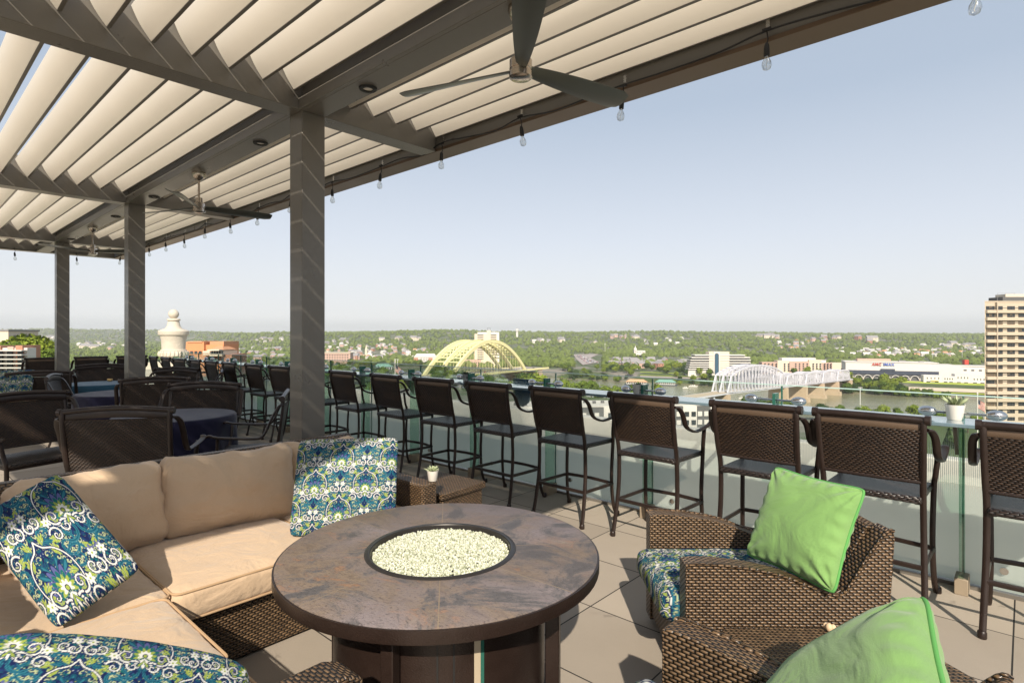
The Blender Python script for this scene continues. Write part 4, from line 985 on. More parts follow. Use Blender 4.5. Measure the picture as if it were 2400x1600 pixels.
def bank_side(px):
    for a, n in ((700, 'left of the steel pillar'), (1000, 'between the pillar and the yellow bridge'), (1290, 'under the yellow bridge'), (1480, 'right of the yellow bridge'), (1640, 'left of the silver bridge'), (1960, 'around the silver bridge'), (2500, 'right of the silver bridge')):
        if px < a: return n
# near bank row (behind the bar shelf)
for i in range(110):
    u = -.50+1.32*(i+random.random())/110; t = random.uniform(4, 78)
    base = 745/(1+.7*u) if u > -.14 else (822+1.3*110)/(1-1.3*u)
    if u < -.14: base = 860
    d = base-t*1.2; r = u*d; k = random.choice([0, 1, 3, 3, 0, 2])
    if abs(1200+F*u-1640) < 90 and u > .25: continue
    px_ = 1200+F*u; sc_ = random.uniform(1.75, 2.15) if px_ < 1290 else random.uniform(1.35, 1.6) if px_ < 1560 else random.uniform(.7, .95)
    put_tree(r, d, k, sc_, kindw[k]+' on the near river bank '+bank_side(1200+F*u), 'trees along the near river bank')
# far bank belts
for (x0, x1, n, t0, t1, s0, s1) in ((1318, 1480, 30, 6, 70, .8, 1.15), (1320, 1440, 10, 60, 130, .9, 1.2), (1575, 1675, 18, 8, 60, .8, 1.1), (1960, 2120, 44, 6, 42, .95, 1.3), (2100, 2225, 26, 3, 20, .6, .95), (1400, 1500, 14, 90, 200, .8, 1.1), (1860, 1960, 8, 60, 140, .8, 1.1), (1440, 1610, 30, 60, 210, .9, 1.2), (760, 1000, 40, 40, 160, .8, 1.1), (440, 700, 26, 60, 260, .8, 1.2)):
    for i in range(n):
        u = (random.uniform(x0, x1)-1200)/F; 
        if x0 in (1320, 1400) and 1345 < 1200+F*u < 1405: continue
        t = random.uniform(t0, t1)
        d = (1100/(1+.7*u) if u > .04 else (1023/(1-1.3*u) if u > -.12 else 1150))+t*1.2
        k = random.randrange(5); put_tree(u*d, d, k, random.uniform(s0, s1), kindw[k]+' on the far river bank '+bank_side(1200+F*u), 'trees along the far river bank')
# ------------------------------------------------------------------ woodland on plain and hills (uncountable)
NW = 17000; pts = []
pyx = RNG.uniform(0, 1, (90000, 3))
for ux, vv, kk in pyx:
    if len(pts) >= NW: break
    px = -120+2560*ux; u = (px-1200)/F; d = 1180*math.exp(vv*math.log(6200/1180)) if px > 560 else 1300*math.exp(vv*math.log(7800/1300))
    r = u*d; tn, tf = banks(r, d)
    if tf < 95: continue
    wd = float(vnoise(np.array(r), np.array(d), 210, 7))*.65+float(vnoise(np.array(r), np.array(d), 60, 8))*.35
    lim = .40 if d < 1700 else .33 if d < 2600 else .14
    if 740 < px < 1000 and d < 2300: lim = .60
    if wd < lim: continue
    if 1600 < px < 2320 and d < 1180: continue
    if 1342 < px < 1412 and 1150 < d < 2000: continue
    pts.append((r, d, kk))
pts = np.array(pts); zz = ground(pts[:, 0], pts[:, 1]); sz = 4.4+6.4*pts[:, 2]**2+np.clip((pts[:, 1]-1500)/900, 0, 3.2)
P = np.stack([C_*pts[:, 0]-S_*pts[:, 1], S_*pts[:, 0]+C_*pts[:, 1], zz+sz*.62], 1); Rd = np.stack([sz, sz, sz*.92], 1)
me = blobs('woodland', P, Rd, M['wood'], jit=.24, cut=True)
o = bpy.data.objects.new('woodland', me); COL.objects.link(o); tag(o, 'dense green woodland covering the far hills across the river', 'woodland', kind='stuff')
me.polygons.foreach_set('use_smooth', [False]*len(me.polygons))

# ------------------------------------------------------------------ buildings
M['bwhite'] = simple('white_render', (.62, .59, .54), .8, 0, .06, .3); M['bcream'] = simple('cream_stone', (.62, .54, .42), .8, 0, .08, .3)
M['brick'] = simple('red_brick', (.40, .20, .13), .9, 0, .15, .5); M['brickp'] = simple('pink_brick', (.50, .34, .27), .9, 0, .12, .5); M['tan'] = simple('tan_concrete', (.49, .41, .31), .85, 0, .08, .3)
M['orange'] = simple('orange_brick', (.58, .26, .12), .9, 0, .12, .4); M['win'] = simple('window_glass', (.03, .035, .04), .12, 0, .2, .5)
M['wintan'] = simple('curtained_window', (.14, .105, .07), .3, 0, .35, .4); M['roofg'] = simple('grey_roof', (.26, .25, .25), .9, 0, .15, .2); M['rooft'] = simple('terracotta_roof', (.52, .26, .14), .8, 0, .1, .5)
M['rooft2'] = simple('orange_roof', (.60, .34, .20), .8, 0, .1, .5); M['greyp'] = simple('charcoal_panel', (.10, .10, .10), .7); M['awn'] = simple('green_metal_roof', (.20, .36, .30), .5); M['road'] = simple('road_asphalt', (.30, .27, .23), .9, 0, .1, .05)
M['yellow'] = simple('yellow_bridge_paint', (.74, .69, .36), .55, 0, .06, .05); M['silver'] = simple('pale_lilac_bridge_paint', (.58, .58, .62), .5, 0, .05, .05)
M['pier'] = simple('sandstone_pier', (.47, .36, .25), .9, 0, .2, .15); M['red'] = simple('red_panel', (.5, .06, .04), .6); M['yaw'] = simple('yellow_awning', (.75, .6, .15), .6); M['navyb'] = simple('dark_blue_cladding', (.035, .045, .07), .5)
def far(name, label, cat, px, d, base, rz=0, group=None):
    """thing whose origin stands at pixel column px (source), forward distance d; local x = right, y = away"""
    r = (px-1200)/F*d; x, y, z = W(r, d, base); return thing(name, label, cat, (x, y, z), TH+rz, group)
def wins(parent, xs, zs, w, h, y, mat='win', name='window', dep=.3):
    o0 = None
    for zc in zs:
        for xc in xs:
            if o0 is None: mb = MB(); mb.box((0, 0, 0), (w, dep, h)); o0 = mb.build(name, M[mat], parent, smooth=0); o = o0
            else: o = o0.copy(); COL.objects.link(o)
            o.location = (xc, y, zc)
def block(parent, c, d, mat, name='wall', **k):
    mb = MB(); mb.box(c, d); return mb.build(name, M[mat], parent, smooth=0, **k)
g0 = -68.0
# stone finial on its own parapet
t = far('stone_finial', 'big pale stone urn finial with a ball top rising beyond the stools', 'finial', 407, 40, 0, 0)
mb = MB(); k = .030
prof = [(27, -64), (26, -60), (25, -52), (30, -48), (30, -40), (27, -36), (27.5, -34), (24.5, -32), (25, -20), (25.6, -10), (28.5, 0), (31, 1), (32, 4), (32, 10), (30, 12), (18, 16), (14, 22), (12, 32), (11, 34), (14, 35), (14, 38), (11.5, 40)]
mb.lathe([(r*k, (z)*k) for r, z in prof], 40); mb.lathe([(11.2*k*math.cos(a), (50+11.2*math.sin(a))*k) for a in [R(-70+16*q) for q in range(10)]]+[(.001, 61.2*k)], 28)
o = mb.build('urn', M['stone'], t, 40); o.location = (0, 0, 1.62-.03)
mb = MB()
for q in range(24): a = 2*PI*q/24; mb.tube([(29.6*k*math.cos(a), 29.6*k*math.sin(a), 1.59-47*k), (30.6*k*math.cos(a), 30.6*k*math.sin(a), 1.59-42*k), (28*k*math.cos(a), 28*k*math.sin(a), 1.59-37*k)], .075, 6)
mb.build('gadroon_band', M['stone'], t, 60)
block(t, (0, 0, -2.4), (2.4, 2.4, 4.3), 'stone', 'pedestal')
mb = MB(); mb.box((0, 3, -5), (30, 12, 1)); mb.build('parapet_roof', M['gravel'], t); mb = MB(); mb.box((0, 3, -40), (28, 11, 69)); mb.build('wall', M['stone'], t)
# orange brick hotel-like block behind the finial
t = far('brick_building', 'orange red brick building with stepped roofs right of the stone finial', 'building', 490, 250, g0)
zt = lambda py, d: H-(py-HY)/F*d-g0
for (x0, x1, y0, y1, m_, nm, dy) in ((432, 478, 801, 880, 'orange', 'wall', 0), (478, 520, 808, 880, 'orange', 'wall', 1.5), (486, 519, 800, 812, 'rooft', 'roof', 2), (440, 474, 799.5, 803, 'rooft', 'roof', -.3), (520, 546, 830, 880, 'brick', 'wall', -1), (432, 500, 832, 880, 'orange', 'wall', -6), (484, 528, 822, 834, 'bcream', 'balcony', -3), (500, 527, 818, 821, 'bcream', 'roof', -5)):
    X0, X1 = (x0-490)/F*250, (x1-490)/F*250; Z1, Z0 = zt(y0, 250), zt(y1, 250); block(t, ((X0+X1)/2, 7+dy, (Z0+Z1)/2), (X1-X0, 14, Z1-Z0), m_, nm)
mb = MB(); X0, X1 = (498-490)/F*250, (529-490)/F*250; z1, z0_ = zt(806, 250), zt(819, 250); mb.add([(X0, -2, z0_), (X1, -2, z0_), (X1, 10, z0_), (X0, 10, z0_), (X0+2, 3, z1), (X1-3, 3, z1)], [(0, 1, 5, 4), (1, 2, 5), (2, 3, 4, 5), (3, 0, 4)]); mb.build('roof', M['rooft'], t, smooth=0)
wins(t, [-9.5+1.9*i for i in range(4)], [zt(826, 250)], 1.2, 1.3, -.1); wins(t, [3+1.1*i for i in range(5)], [zt(825, 250)], .7, 1.3, -3.1, 'win'); wins(t, [-9, -6, -3, 3, 6, 9], [zt(842, 250), zt(849, 250)], 1.2, 1.6, -6.1)
block(t, (0, 5, 12), (21, 16, 24), 'orange', 'wall')
# left edge buildings
t = far('apartment_building', 'brick and white apartment block with balconies at the left edge', 'apartments', 18, 130, g0)
zl = lambda py: H-(py-HY)/F*130-g0
for (x0, x1, y0, y1, m_, dy, dd) in ((-90, 64, 815, 990, 'bwhite', 0, 2.4), (-90, 6, 810, 990, 'brick', -.5, 5), (40, 56, 809, 990, 'brick', -.4, 5), (20, 34, 812, 990, 'brickp', -.3, 5)):
    X0, X1 = (x0-18)/F*130, (x1-18)/F*130; Z0, Z1 = zl(y1), zl(y0); block(t, ((X0+X1)/2, dd/2+dy, (Z0+Z1)/2), (X1-X0, dd, Z1-Z0), m_)
for py in (821, 831, 841, 851, 861, 871):
    mb = MB(); mb.box((-.8, -1.0, zl(py)), (11, 1.6, .22)); mb.build('balcony', M['bwhite'], t, smooth=0)
    wins(t, [-5.2, -3.4, -1.2, 1.0, 3.4], [zl(py+5)], 1.1, .75, -.56)

t = far('office_building', 'pale box building with dark side at the far left edge', 'building', 2, 190, g0)
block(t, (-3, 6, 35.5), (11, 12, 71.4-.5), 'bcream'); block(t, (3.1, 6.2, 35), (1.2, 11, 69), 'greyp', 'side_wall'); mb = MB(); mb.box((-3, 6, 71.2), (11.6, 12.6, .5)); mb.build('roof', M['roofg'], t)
wins(t, [-6, -3.5, -1], [68.5, 65.5], 1, 1.6, -.1, 'wintan')
big = make_tree(20, 9, 12, M['leaf'], 'park_tree', 4200, qs=.62)
for i, (px, py, d, s, l) in enumerate(((20, 800, 175, .95, 'leftmost leafy tree of the green mass above the left apartments'), (62, 797, 168, 1.0, 'tallest bright green tree at the left, below the far ridge'), (92, 812, 160, .8, 'bright green tree at the right end of the left tree mass'), (45, 815, 150, .8, 'bright green tree low in the middle of the left tree mass'), (108, 826, 158, .6, 'lowest small green tree beside the farthest steel pillar'))):
    x, y, z = W((px-1200)/F*d, d, H-(py-HY)/F*d-17*s)
    tr = big if i == 0 else dup(big, (x, y, z), i*1.3); tr.location = (x, y, z); tr.scale = (s, s, s); tr['label'] = l; tr['group'] = 'trees above the left apartments'
mb = MB(); x, y, z = W(-.83*190, 190); 
hl = MB(); hl.lathe([(46, -68), (38, -40), (26, -24), (12, -17), (.1, -16)], 30); o = hl.build('hill_park', groundmat(), None, 60, loc=(x, y, 0)); tag(o, kind='structure')
# ---------------------------------------------------------------- white tower behind the yellow bridge
t = far('apartment_tower', 'white apartment tower with dark balconies behind the yellow bridge', 'tower', 1145, 1230, g0)
D = 1230; zz_ = lambda py: H-(py-HY)/F*D-g0; xx_ = lambda px: (px-1145)/F*D
for (x0, x1, y0, m_, dy) in ((1112, 1164, 782, 'bcream', 0), (1119, 1170, 778, 'bwhite', 2), (1141, 1150, 774, 'bcream', -1), (1084, 1128, 842, 'brickp', -20), (1128, 1165, 845, 'bcream', -18)):
    block(t, ((xx_(x0)+xx_(x1))/2, 10+dy, zz_(y0)/2), (xx_(x1)-xx_(x0), 18, zz_(y0)), m_)
for i in range(15):
    z = zz_(785+5.1*i); mb = MB(); mb.box((xx_(1126), .7, z), (13, .7, 1.5)); mb.build('balcony_row', M['win'], t, smooth=0); mb = MB(); mb.box((xx_(1155), .7, z), (15, .7, 1.5)); mb.build('balcony_row', M['win'], t, smooth=0)
wins(t, [xx_(1088+5*i) for i in range(8)], [zz_(849+5*i) for i in range(3)], 2.6, 2.2, -19.2)
mb = MB()
for q in ((1142, 1142), (1149, 1149)): mb.beam((xx_(q[0]), 5, zz_(774)), (xx_(q[1]), 5, zz_(768.5)), .5, .5)
mb.beam((xx_(1141.5), 5, zz_(769)), (xx_(1149.5), 5, zz_(769)), .6, .6); mb.build('roof_frame', M['greyp'], t)
# ---------------------------------------------------------------- stepped office with arched glass
D = 960; t = far('office_building', 'cream stepped office block with a tall arched blue window', 'office', 1685, D, g0)
zz_ = lambda py: H-(py-HY)/F*D-g0; xx_ = lambda px: (px-1685)/F*D
tops = [(1628, 1746, 831), (1621, 1758, 836.5), (1618, 1759, 842.5), (1617, 1759, 848.5), (1616, 1759, 853.5), (1615, 1759, 858.5), (1613, 1759, 863.5), (1613, 1759, 868)]
for i, (x0, x1, y) in enumerate(tops):
    X0, X1 = xx_(x0), xx_(x1)
    block(t, ((X0+X1)/2, 9, zz_(y+1.2)), (X1-X0, 20, 1.7), 'bwhite', 'spandrel'); block(t, ((X0+X1)/2, 9.6, zz_(y+3.8)), (X1-X0-1.5, 18.5, 2.4), 'win', 'window_band')
block(t, (0, 9, 4), (104, 19, 8), 'bwhite'); X0, X1 = xx_(1662), xx_(1709.5); block(t, ((X0+X1)/2, 8.5, zz_(824)/2), (X1-X0, 17, zz_(824)), 'bcream', 'tower_wall')
X0, X1 = xx_(1671.5), xx_(1686.5); block(t, ((X0+X1)/2, -.6, zz_(824)/2), (X1-X0, 2, zz_(824)), 'bwhite', 'arch_frame')
def archpoly(x0, x1, z0, z1):
    rr3 = (x1-x0)/2; return [(x0, z0), (x1, z0)]+[((x0+x1)/2+rr3*math.cos(a), z1-rr3+rr3*math.sin(a)) for a in [PI*q/10 for q in range(11)]]
mb = MB(); mb.extrude(archpoly(xx_(1674), xx_(1684), 3, zz_(827)), 1, -2.0, -1.7); mb.build('arched_frame', M['greyp'], t, smooth=0)
mb = MB(); mb.extrude(archpoly(xx_(1675.3), xx_(1682.7), 4, zz_(828.5)), 1, -2.3, -2.0); mb.build('arched_window', simple('blue_tinted_glass', (.04, .09, .14), .1), t, smooth=0)
# ---------------------------------------------------------------- condominium row
D = 985; t = far('apartment_building', 'long cream and tan condominium block behind the silver bridge', 'apartments', 1900, D, g0, R(-4)); zz_ = lambda py: H-(py-HY)/F*D-g0; xx_ = lambda px: (px-1900)/F*D
secs = [(1790, 1825, 849, 'brickp', 1), (1825, 1852, 845, 'bcream', 0), (1852, 1897, 847, 'brickp', -1), (1838, 1915, 839, 'bwhite', 5), (1897, 1925, 843, 'bcream', 0), (1925, 1950, 850, 'brickp', 1), (1950, 1990, 850, 'bcream', 1.4), (1986, 2012, 857, 'tan', -2), (1915, 1938, 844, 'bwhite', 4)]
for (x0, x1, y, m_, dy) in secs: block(t, ((xx_(x0)+xx_(x1))/2, 9+dy, zz_(y)/2), (xx_(x1)-xx_(x0), 16, zz_(y)), m_)
for (x0, x1, n) in ((1841, 1850, 2), (1866, 1892, 4), (1906, 1922, 3), (1932, 1946, 3), (1796, 1822, 4)):
    wins(t, [xx_(x0+(x1-x0)*q/(n-1)) for q in range(n)], [zz_(853+5*i) for i in range(4)], 2.4, 2.3, -.15 if x0 not in (1866,) else -.2)
# ---------------------------------------------------------------- cinema mall
D = 853; t = far('cinema_building', 'big white and dark blue riverside cinema hall with arched ground floor', 'cinema', 2099, D, g0+.6, R(-23)); gq = g0+.6
L = 118.; hh = 27.5
block(t, (-6, 24, hh/2+7), (L, 46, hh-14), 'bwhite'); block(t, (-6, 24, hh+.4), (L+2, 48, .8), 'bwhite', 'parapet')
block(t, (-6, 23.8, 12.6), (L+1, 48.4, 5.6), 'navyb', 'dark_band'); block(t, (-6, 24, 4.9), (L-1, 46, 9.8), 'greyp'); block(t, (12-22, -.7, 16.4), (18, 1.4, 3.6), 'navyb', 'gable_sign')
for i in range(9):
    x = -60+12*i; mb = MB(); mb.extrude(archpoly(x-5.3, x+5.3, 0, 9.0)[2:] + archpoly(x-4.6, x+4.6, 0, 8.2)[2:][::-1], 1, -1.6, -.6); mb.build('arch', M['bwhite'], t, smooth=0)
    block(t, (x-5.8, -.4, 2.5), (1.3, 1.6, 5.0), 'bcream', 'pillar')
    if i in (3, 4, 6): block(t, (x, -1.4, 3.6), (8, 1.8, .7), 'bwhite', 'awning')
for (x0, x1, z0) in ((-40, -34, 0),): pass
block(t, (L/2-6+10, 55, hh/2-1), (48, 60, hh-6), 'bwhite'); block(t, (-24, 30, hh+2.5), (44, 16, 4), 'brickp', 'penthouse'); block(t, (14, 30, hh+1.6), (9, 6, 2), 'roofg', 'roof_unit'); block(t, (38, 26, hh+1.4), (6, 5, 1.6), 'roofg', 'roof_unit')
for txt, x, m_ in (('AMC', -24, 'red'), ('IMAX', -8.5, 'navyblue')):
    if m_ == 'navyblue': M[m_] = simple('blue_sign_letters', (.06, .12, .45), .5)
    cu = bpy.data.curves.new('sign_letters', 'FONT'); cu.body = txt; cu.size = 5.4; cu.extrude = .25; cu.offset = .12; cu.align_x = 'CENTER'; cu.space_character = 1.15; cu.materials.append(M[m_])
    tmp = bpy.data.objects.new('tmp', cu); sm = bpy.data.meshes.new_from_object(tmp); bpy.data.objects.remove(tmp); o = bpy.data.objects.new('sign_letters', sm); COL.objects.link(o); o.parent = t; o.location = (x, -.35, hh-4.6); o.rotation_euler = (PI/2, 0, 0)
# white shops right of it
D = 790; t = far('shop_row', 'low white shop row with small windows between cinema and tan tower', 'shops', 2240, D, g0+.4, R(-24)); 
for (x, w_, h_, m_) in ((-26, 22, 12.5, 'bwhite'), (-8, 14, 12, 'bwhite'), (8, 18, 15, 'bwhite'), (26, 18, 12.5, 'bwhite')):
    block(t, (x, 8, h_/2), (w_-.1, 16, h_), m_); wins(t, [x-w_*.3, x-w_*.1, x+w_*.1, x+w_*.3], [h_*.68], 1.0, 2.4, -.1); wins(t, [x-w_*.25, x+w_*.2], [2.6], 4.2, 3.2, -.15)
block(t, (-24, -1.2, 5.2), (9, 2, .8), 'yaw', 'awning')
t = far('shop_block', 'flat white retail block behind the shop row, beside the tan tower', 'shops', 2262, 900, g0, R(-18)); block(t, (0, 20, 10), (84, 40, 20), 'bwhite'); block(t, (0, 20, 20.3), (86, 42, .6), 'bwhite', 'parapet'); wins(t, [-30+10*i for i in range(7)], [14], 4, 2, -.15); block(t, (-22, 0, 7), (16, 6, 9), 'brickp')
t = far('sign_tower', 'small red square sign block above the white retail block', 'sign', 2263, 960, g0+18); block(t, (0, 0, 6), (7, 5, 8), 'red', 'panel'); block(t, (0, 0, 1), (2, 2, 4), 'greyp', 'post')
# levee: grass slope, path
def strip(name, pix, mat, label=None, cat=None, kind='structure', h=.25):
    vs = []
    for (px, py) in pix:
        r, d = hit(px, py, h); vs.append(W(r, d, gz(r, d)+h))
    mb = MB(); mb.add(vs, [tuple(range(len(vs)))]); o = mb.build(name, mat, smooth=0); return tag(o, label, cat, None, kind)
M['lawn'] = simple('mown_grass', (.33, .40, .045), .95, 0, .2, .05); M['path'] = simple('pale_path', (.52, .44, .33), .9, 0, .08, .05)
def lawn(name, x0, x1, t0, t1, mat, h, n=14):
    vs = []; 
    for i in range(n+1):
        u = (x0+(x1-x0)*i/n-1200)/F
        for t_ in (t0, t1):
            d = 1100/(1+.7*u)+t_*1.22; r = u*d; vs.append(W(r, d, gz(r, d)+h))
    fs = [(2*i, 2*i+2, 2*i+3, 2*i+1) for i in range(n)]; mb = MB(); mb.add(vs, fs); tag(mb.build(name, mat, smooth=0), kind='structure')
lawn('grass_slope', 2095, 2420, 20, 64, M['lawn'], 1.6, 40); lawn('path', 2130, 2420, 23, 31, M['path'], 2.1, 40); lawn('quay', 2010, 2420, 64, 68, M['path'], 1.9, 40)
lawn('grass_slope', 1500, 1640, 45, 78, M['lawn'], .5); lawn('road', 1500, 1660, 36, 42, M['road'], .7)
# ---------------------------------------------------------------- tan tower at the right edge
D = 231; t = far('apartment_tower', 'tall tan concrete tower cut off by the right edge of the picture', 'tower', 2308, D, -72)
zt_ = lambda py: H-(py-HY)/F*D+72; top = zt_(708); fl = 3.0; x1 = 25.
mb = MB(); mb.prism([(0, 0), (x1, 0), (x1, 18), (16.5, 18)], 0, top); mb.build('wall', M['tan'], t, smooth=0)
mb = MB(); mb.prism([(-.15, -.15), (x1, -.15), (x1, 18), (16.5, 18)], top, top+.5); mb.build('parapet', M['tan'], t, smooth=0)
for i in range(18):
    z = top-2.35-fl*i*.9993; 
    for (a, bq, mm) in ((.45, 4.0, 'wintan' if i % 3 != 1 else 'win'), (4.65, 7.25, 'win'), (9.1, 12.2, 'win'), (13.6, 16.4, 'win')):
        mb = MB(); mb.box(((a+bq)/2, -.02, z), (bq-a, .12, 1.45), mi=0)
        nn = 3 if bq-a > 3 else 2
        for q in range(1, nn): mb.box((a+(bq-a)*q/nn, -.10, z), (.07, .06, 1.45), mi=1)
        if random.random() < .5: q = random.randrange(nn); mb.box((a+(bq-a)*(q+.5)/nn, -.095, z+.72-random.uniform(.2, .6)), ((bq-a)/nn-.12, .03, random.uniform(.4, 1.1)), mi=2)
        if random.random() < .45: mm = random.choice(['win', 'wintan', 'win'])
        o = mb.build('window', [M[mm], M['greyp'], M['wintan']], t, smooth=0)
    if i < 14:
        mb = MB(); mb.box((8.3, -.10, z+.0), (12.4, .22, .10)); mb.build('floor_sill', M['greyp'], t, smooth=0)
        mb = MB(); mb.box((8.2, -.45, z-1.45), (15.6, .8, 1.20)); mb.build('balcony', M['tan'], t, smooth=0)
        mb = MB(); mb.box((2.25, -.30, z-1.45), (3.9, .5, 1.25)); mb.build('balcony', M['tan'], t, smooth=0)
mb = MB(); mb.box((4.32, -.55, top/2), (.35, 1.1, top)); mb.build('pier_wall', M['tan'], t, smooth=0)
mb = MB(); mb.box((16, 6, top+1.4), (13, 7, 1.8)); mb.build('roof_plant', M['greyp'], t); mb = MB(); mb.box((16, 6, top+2.9), (9, 5, 1.2)); mb.build('roof_tank', M['bcream'], t)
mb = MB()
for x in (8.6, 12, 15.5): mb.tube([(x, 4, top+.2), (x, 4, top+3.9)], .05, 5)
mb.tube([(8.6, 4, top+3.9), (16, 4, top+3.9)], .05, 5); mb.tube([(8.6, 4, top+2.6), (16, 4, top+2.6)], .04, 5); mb.build('roof_rail', M['roofg'], t)
# ---------------------------------------------------------------- dark and white apartment block below
D = 215; t = far('apartment_building', 'low charcoal and white apartment block seen between the bar stools', 'apartments', 1500, D, -72, R(6)); zt_ = lambda py: H-(py-HY)/F*D+72
tp = zt_(953)
for (x, w_, m_, dy) in ((-48, 16, 'bwhite', 0), (-35, 9.9, 'greyp', .6), (-27, 5.9, 'bwhite', 0), (-19, 9.9, 'greyp', .6), (-9, 9.9, 'bwhite', 0), (3, 13.9, 'greyp', .6), (13.5, 6.9, 'greyp', .3), (19.7, 5.4, 'bwhite', 0), (25, 5.1, 'greyp', .4), (30.5, 5.8, 'bwhite', -.6)):
    block(t, (x, 10+dy, tp/2), (w_, 20, tp), m_); wins(t, [x-w_*.25, x+w_*.25] if w_ > 5 else [x], [tp-3-3.2*i for i in range(4)], 1.7, 1.8, dy-.1, 'bwhite' if m_ == 'greyp' else 'win')
mb = MB(); mb.box((-11, 10.6, tp+.15), (90, 19, .3)); mb.build('roof', simple('pale_membrane_roof', (.55, .52, .46), .9, 0, .15, .3), t)
for i in range(26):
    mb = MB(); mb.box((-50+3.5*i+random.uniform(-.6, .6), 6+random.uniform(-3, 6), tp+.8), (1.2, 1.0, .9)); mb.build('roof_unit', M['greyp'], t, smooth=0)
# ---------------------------------------------------------------- long pink brick hall, columns pavilion, hotel left of the yellow bridge
D = 1330; t = far('brick_building', 'four storey pink brick block with cream roof line right of the steel pillar', 'building', 785, D, g0); zz_ = lambda py: H-(py-HY)/F*D-g0; xx_ = lambda px: (px-785)/F*D
block(t, (xx_(783), 12, zz_(827)/2), (xx_(821)-xx_(745), 24, zz_(827)), 'brickp'); block(t, (xx_(783), 11, zz_(826.3)), (xx_(822)-xx_(744), 26, 1.6), 'bcream', 'cornice'); wins(t, [xx_(749+6*i) for i in range(12)], [zz_(832), zz_(837.5), zz_(843)], 2.6, 2.8, -.2)
D = 1120; t = far('pavilion', 'low pavilion with pale green roof and white columns on the far bank', 'pavilion', 896, D, g0+1); zz_ = lambda py: H-(py-HY)/F*D-g0-1
mb = MB(); mb.add([(-19, 0, 6), (19, 0, 6), (19, 16, 6), (-19, 16, 6), (-11, 8, 12), (11, 8, 12)], [(0, 1, 5, 4), (1, 2, 5), (2, 3, 4, 5), (3, 0, 4), (3, 2, 1, 0)]); mb.build('roof', M['awn'], t, smooth=0); block(t, (0, 8, 3), (34, 12, 5.9), 'win')
for i in range(9): block(t, (-18+4.5*i, .6, 3), (1.0, 1.0, 6), 'bwhite', 'column')
D = 1290; t = far('hotel_building', 'white and brick gabled hotel left of the yellow bridge', 'hotel', 995, D, g0); zz_ = lambda py: H-(py-HY)/F*D-g0; xx_ = lambda px: (px-995)/F*D
X0, X1 = xx_(970), xx_(1022); hz = zz_(836); block(t, ((X0+X1)/2, 9, hz/2), (X1-X0, 18, hz), 'bwhite'); block(t, (X0+5, -.4, hz/2-1), (10, 1.6, hz-2), 'brick'); block(t, (X0+38, -.4, hz/2-1), (9, 1.6, hz-2), 'brick')
mb = MB(); mb.add([(X0, -1, hz), (X1, -1, hz), (X1, 19, hz), (X0, 19, hz), (X0+5, 9, hz+7), (X1-5, 9, hz+7)], [(0, 1, 5, 4), (1, 2, 5), (2, 3, 4, 5), (3, 0, 4)]); mb.build('roof', M['bwhite'], t, smooth=0); wins(t, [X0+14+3.6*i for i in range(6)], [hz-3.5-3.6*i for i in range(4)], 1.5, 1.9, -.12)
# church with spire, domed courthouse
t = far('church', 'small cream church with a pointed spire on the left hillside town', 'church', 856, 1620, gz((856-1200)/F*1620, 1620)); block(t, (-6, 8, 6), (26, 12, 12), 'brickp'); block(t, (3, 0, 12), (6, 6, 24), 'bcream', 'tower'); mb = MB(); mb.lathe([(4.4, 24), (.2, 40)], 6, (3, 0, 0)); mb.build('spire', M['bcream'], t)
t = far('domed_building', 'white building with a small dome and spire among trees', 'building', 1495, 1750, gz(.22*1750, 1750)+6); block(t, (6, 8, 7), (34, 14, 14), 'bwhite'); mb = MB(); mb.lathe([(5, 14), (5, 18), (4, 21), (1.4, 24), (.2, 30)], 14, (-7, 4, 0)); mb.build('dome', M['bwhite'], t); wins(t, [-6+5*i for i in range(6)], [9], 1.6, 3, 1-.1)
# water towers, lamp masts
for (px, py, d, s, l) in ((1212, 778, 3300, 1.25, 'white water tower on the ridge right of the yellow bridge'), (1590, 779, 4300, .85, 'tiny white water tower on the ridge above the office block')):
    z = H-(py-HY)/F*d; t = far('water_tower', l, 'water tower', px, d, z-24*s); mb = MB(); mb.lathe([(5.4*s, 0), (5.2*s, 26*s), (6.6*s, 28*s)], 18); mb.build('stem', M['bwhite'], t); mb = MB(); mb.lathe([(6.6*s, 27*s), (8.2*s, 30*s), (8.0*s, 35*s), (4*s, 38.5*s), (.1, 39*s)], 18); mb.build('tank', M['bwhite'], t)
M['pole'] = simple('pale_pole', (.55, .55, .52), .5)
for i, (px, py, d, hh_, l) in enumerate(((1418, 806, 1500, 20, 'tall pale lamp mast above the crowded highway'), (2186, 815, 1500, 26, 'tall lamp mast behind the cinema roof'), (2255, 815, 1560, 26, 'tall lamp mast behind the retail block'), (932, 842, 1050, 32, 'white mast beside the columned pavilion'), (2016, 908, 640, 26, 'thin white pole standing before the river left of the potted agave'))):
    z = H-(py-HY)/F*d; t = far('lamp_mast', l, 'mast', px, d, z-hh_); mb = MB(); mb.tube([(0, 0, 0), (0, 0, hh_)], .45, 6); mb.build('pole', M['pole'], t); mb = MB(); mb.box((0, 0, hh_), (5, .8, .6)); mb.build('lamp_head', M['pole'], t)
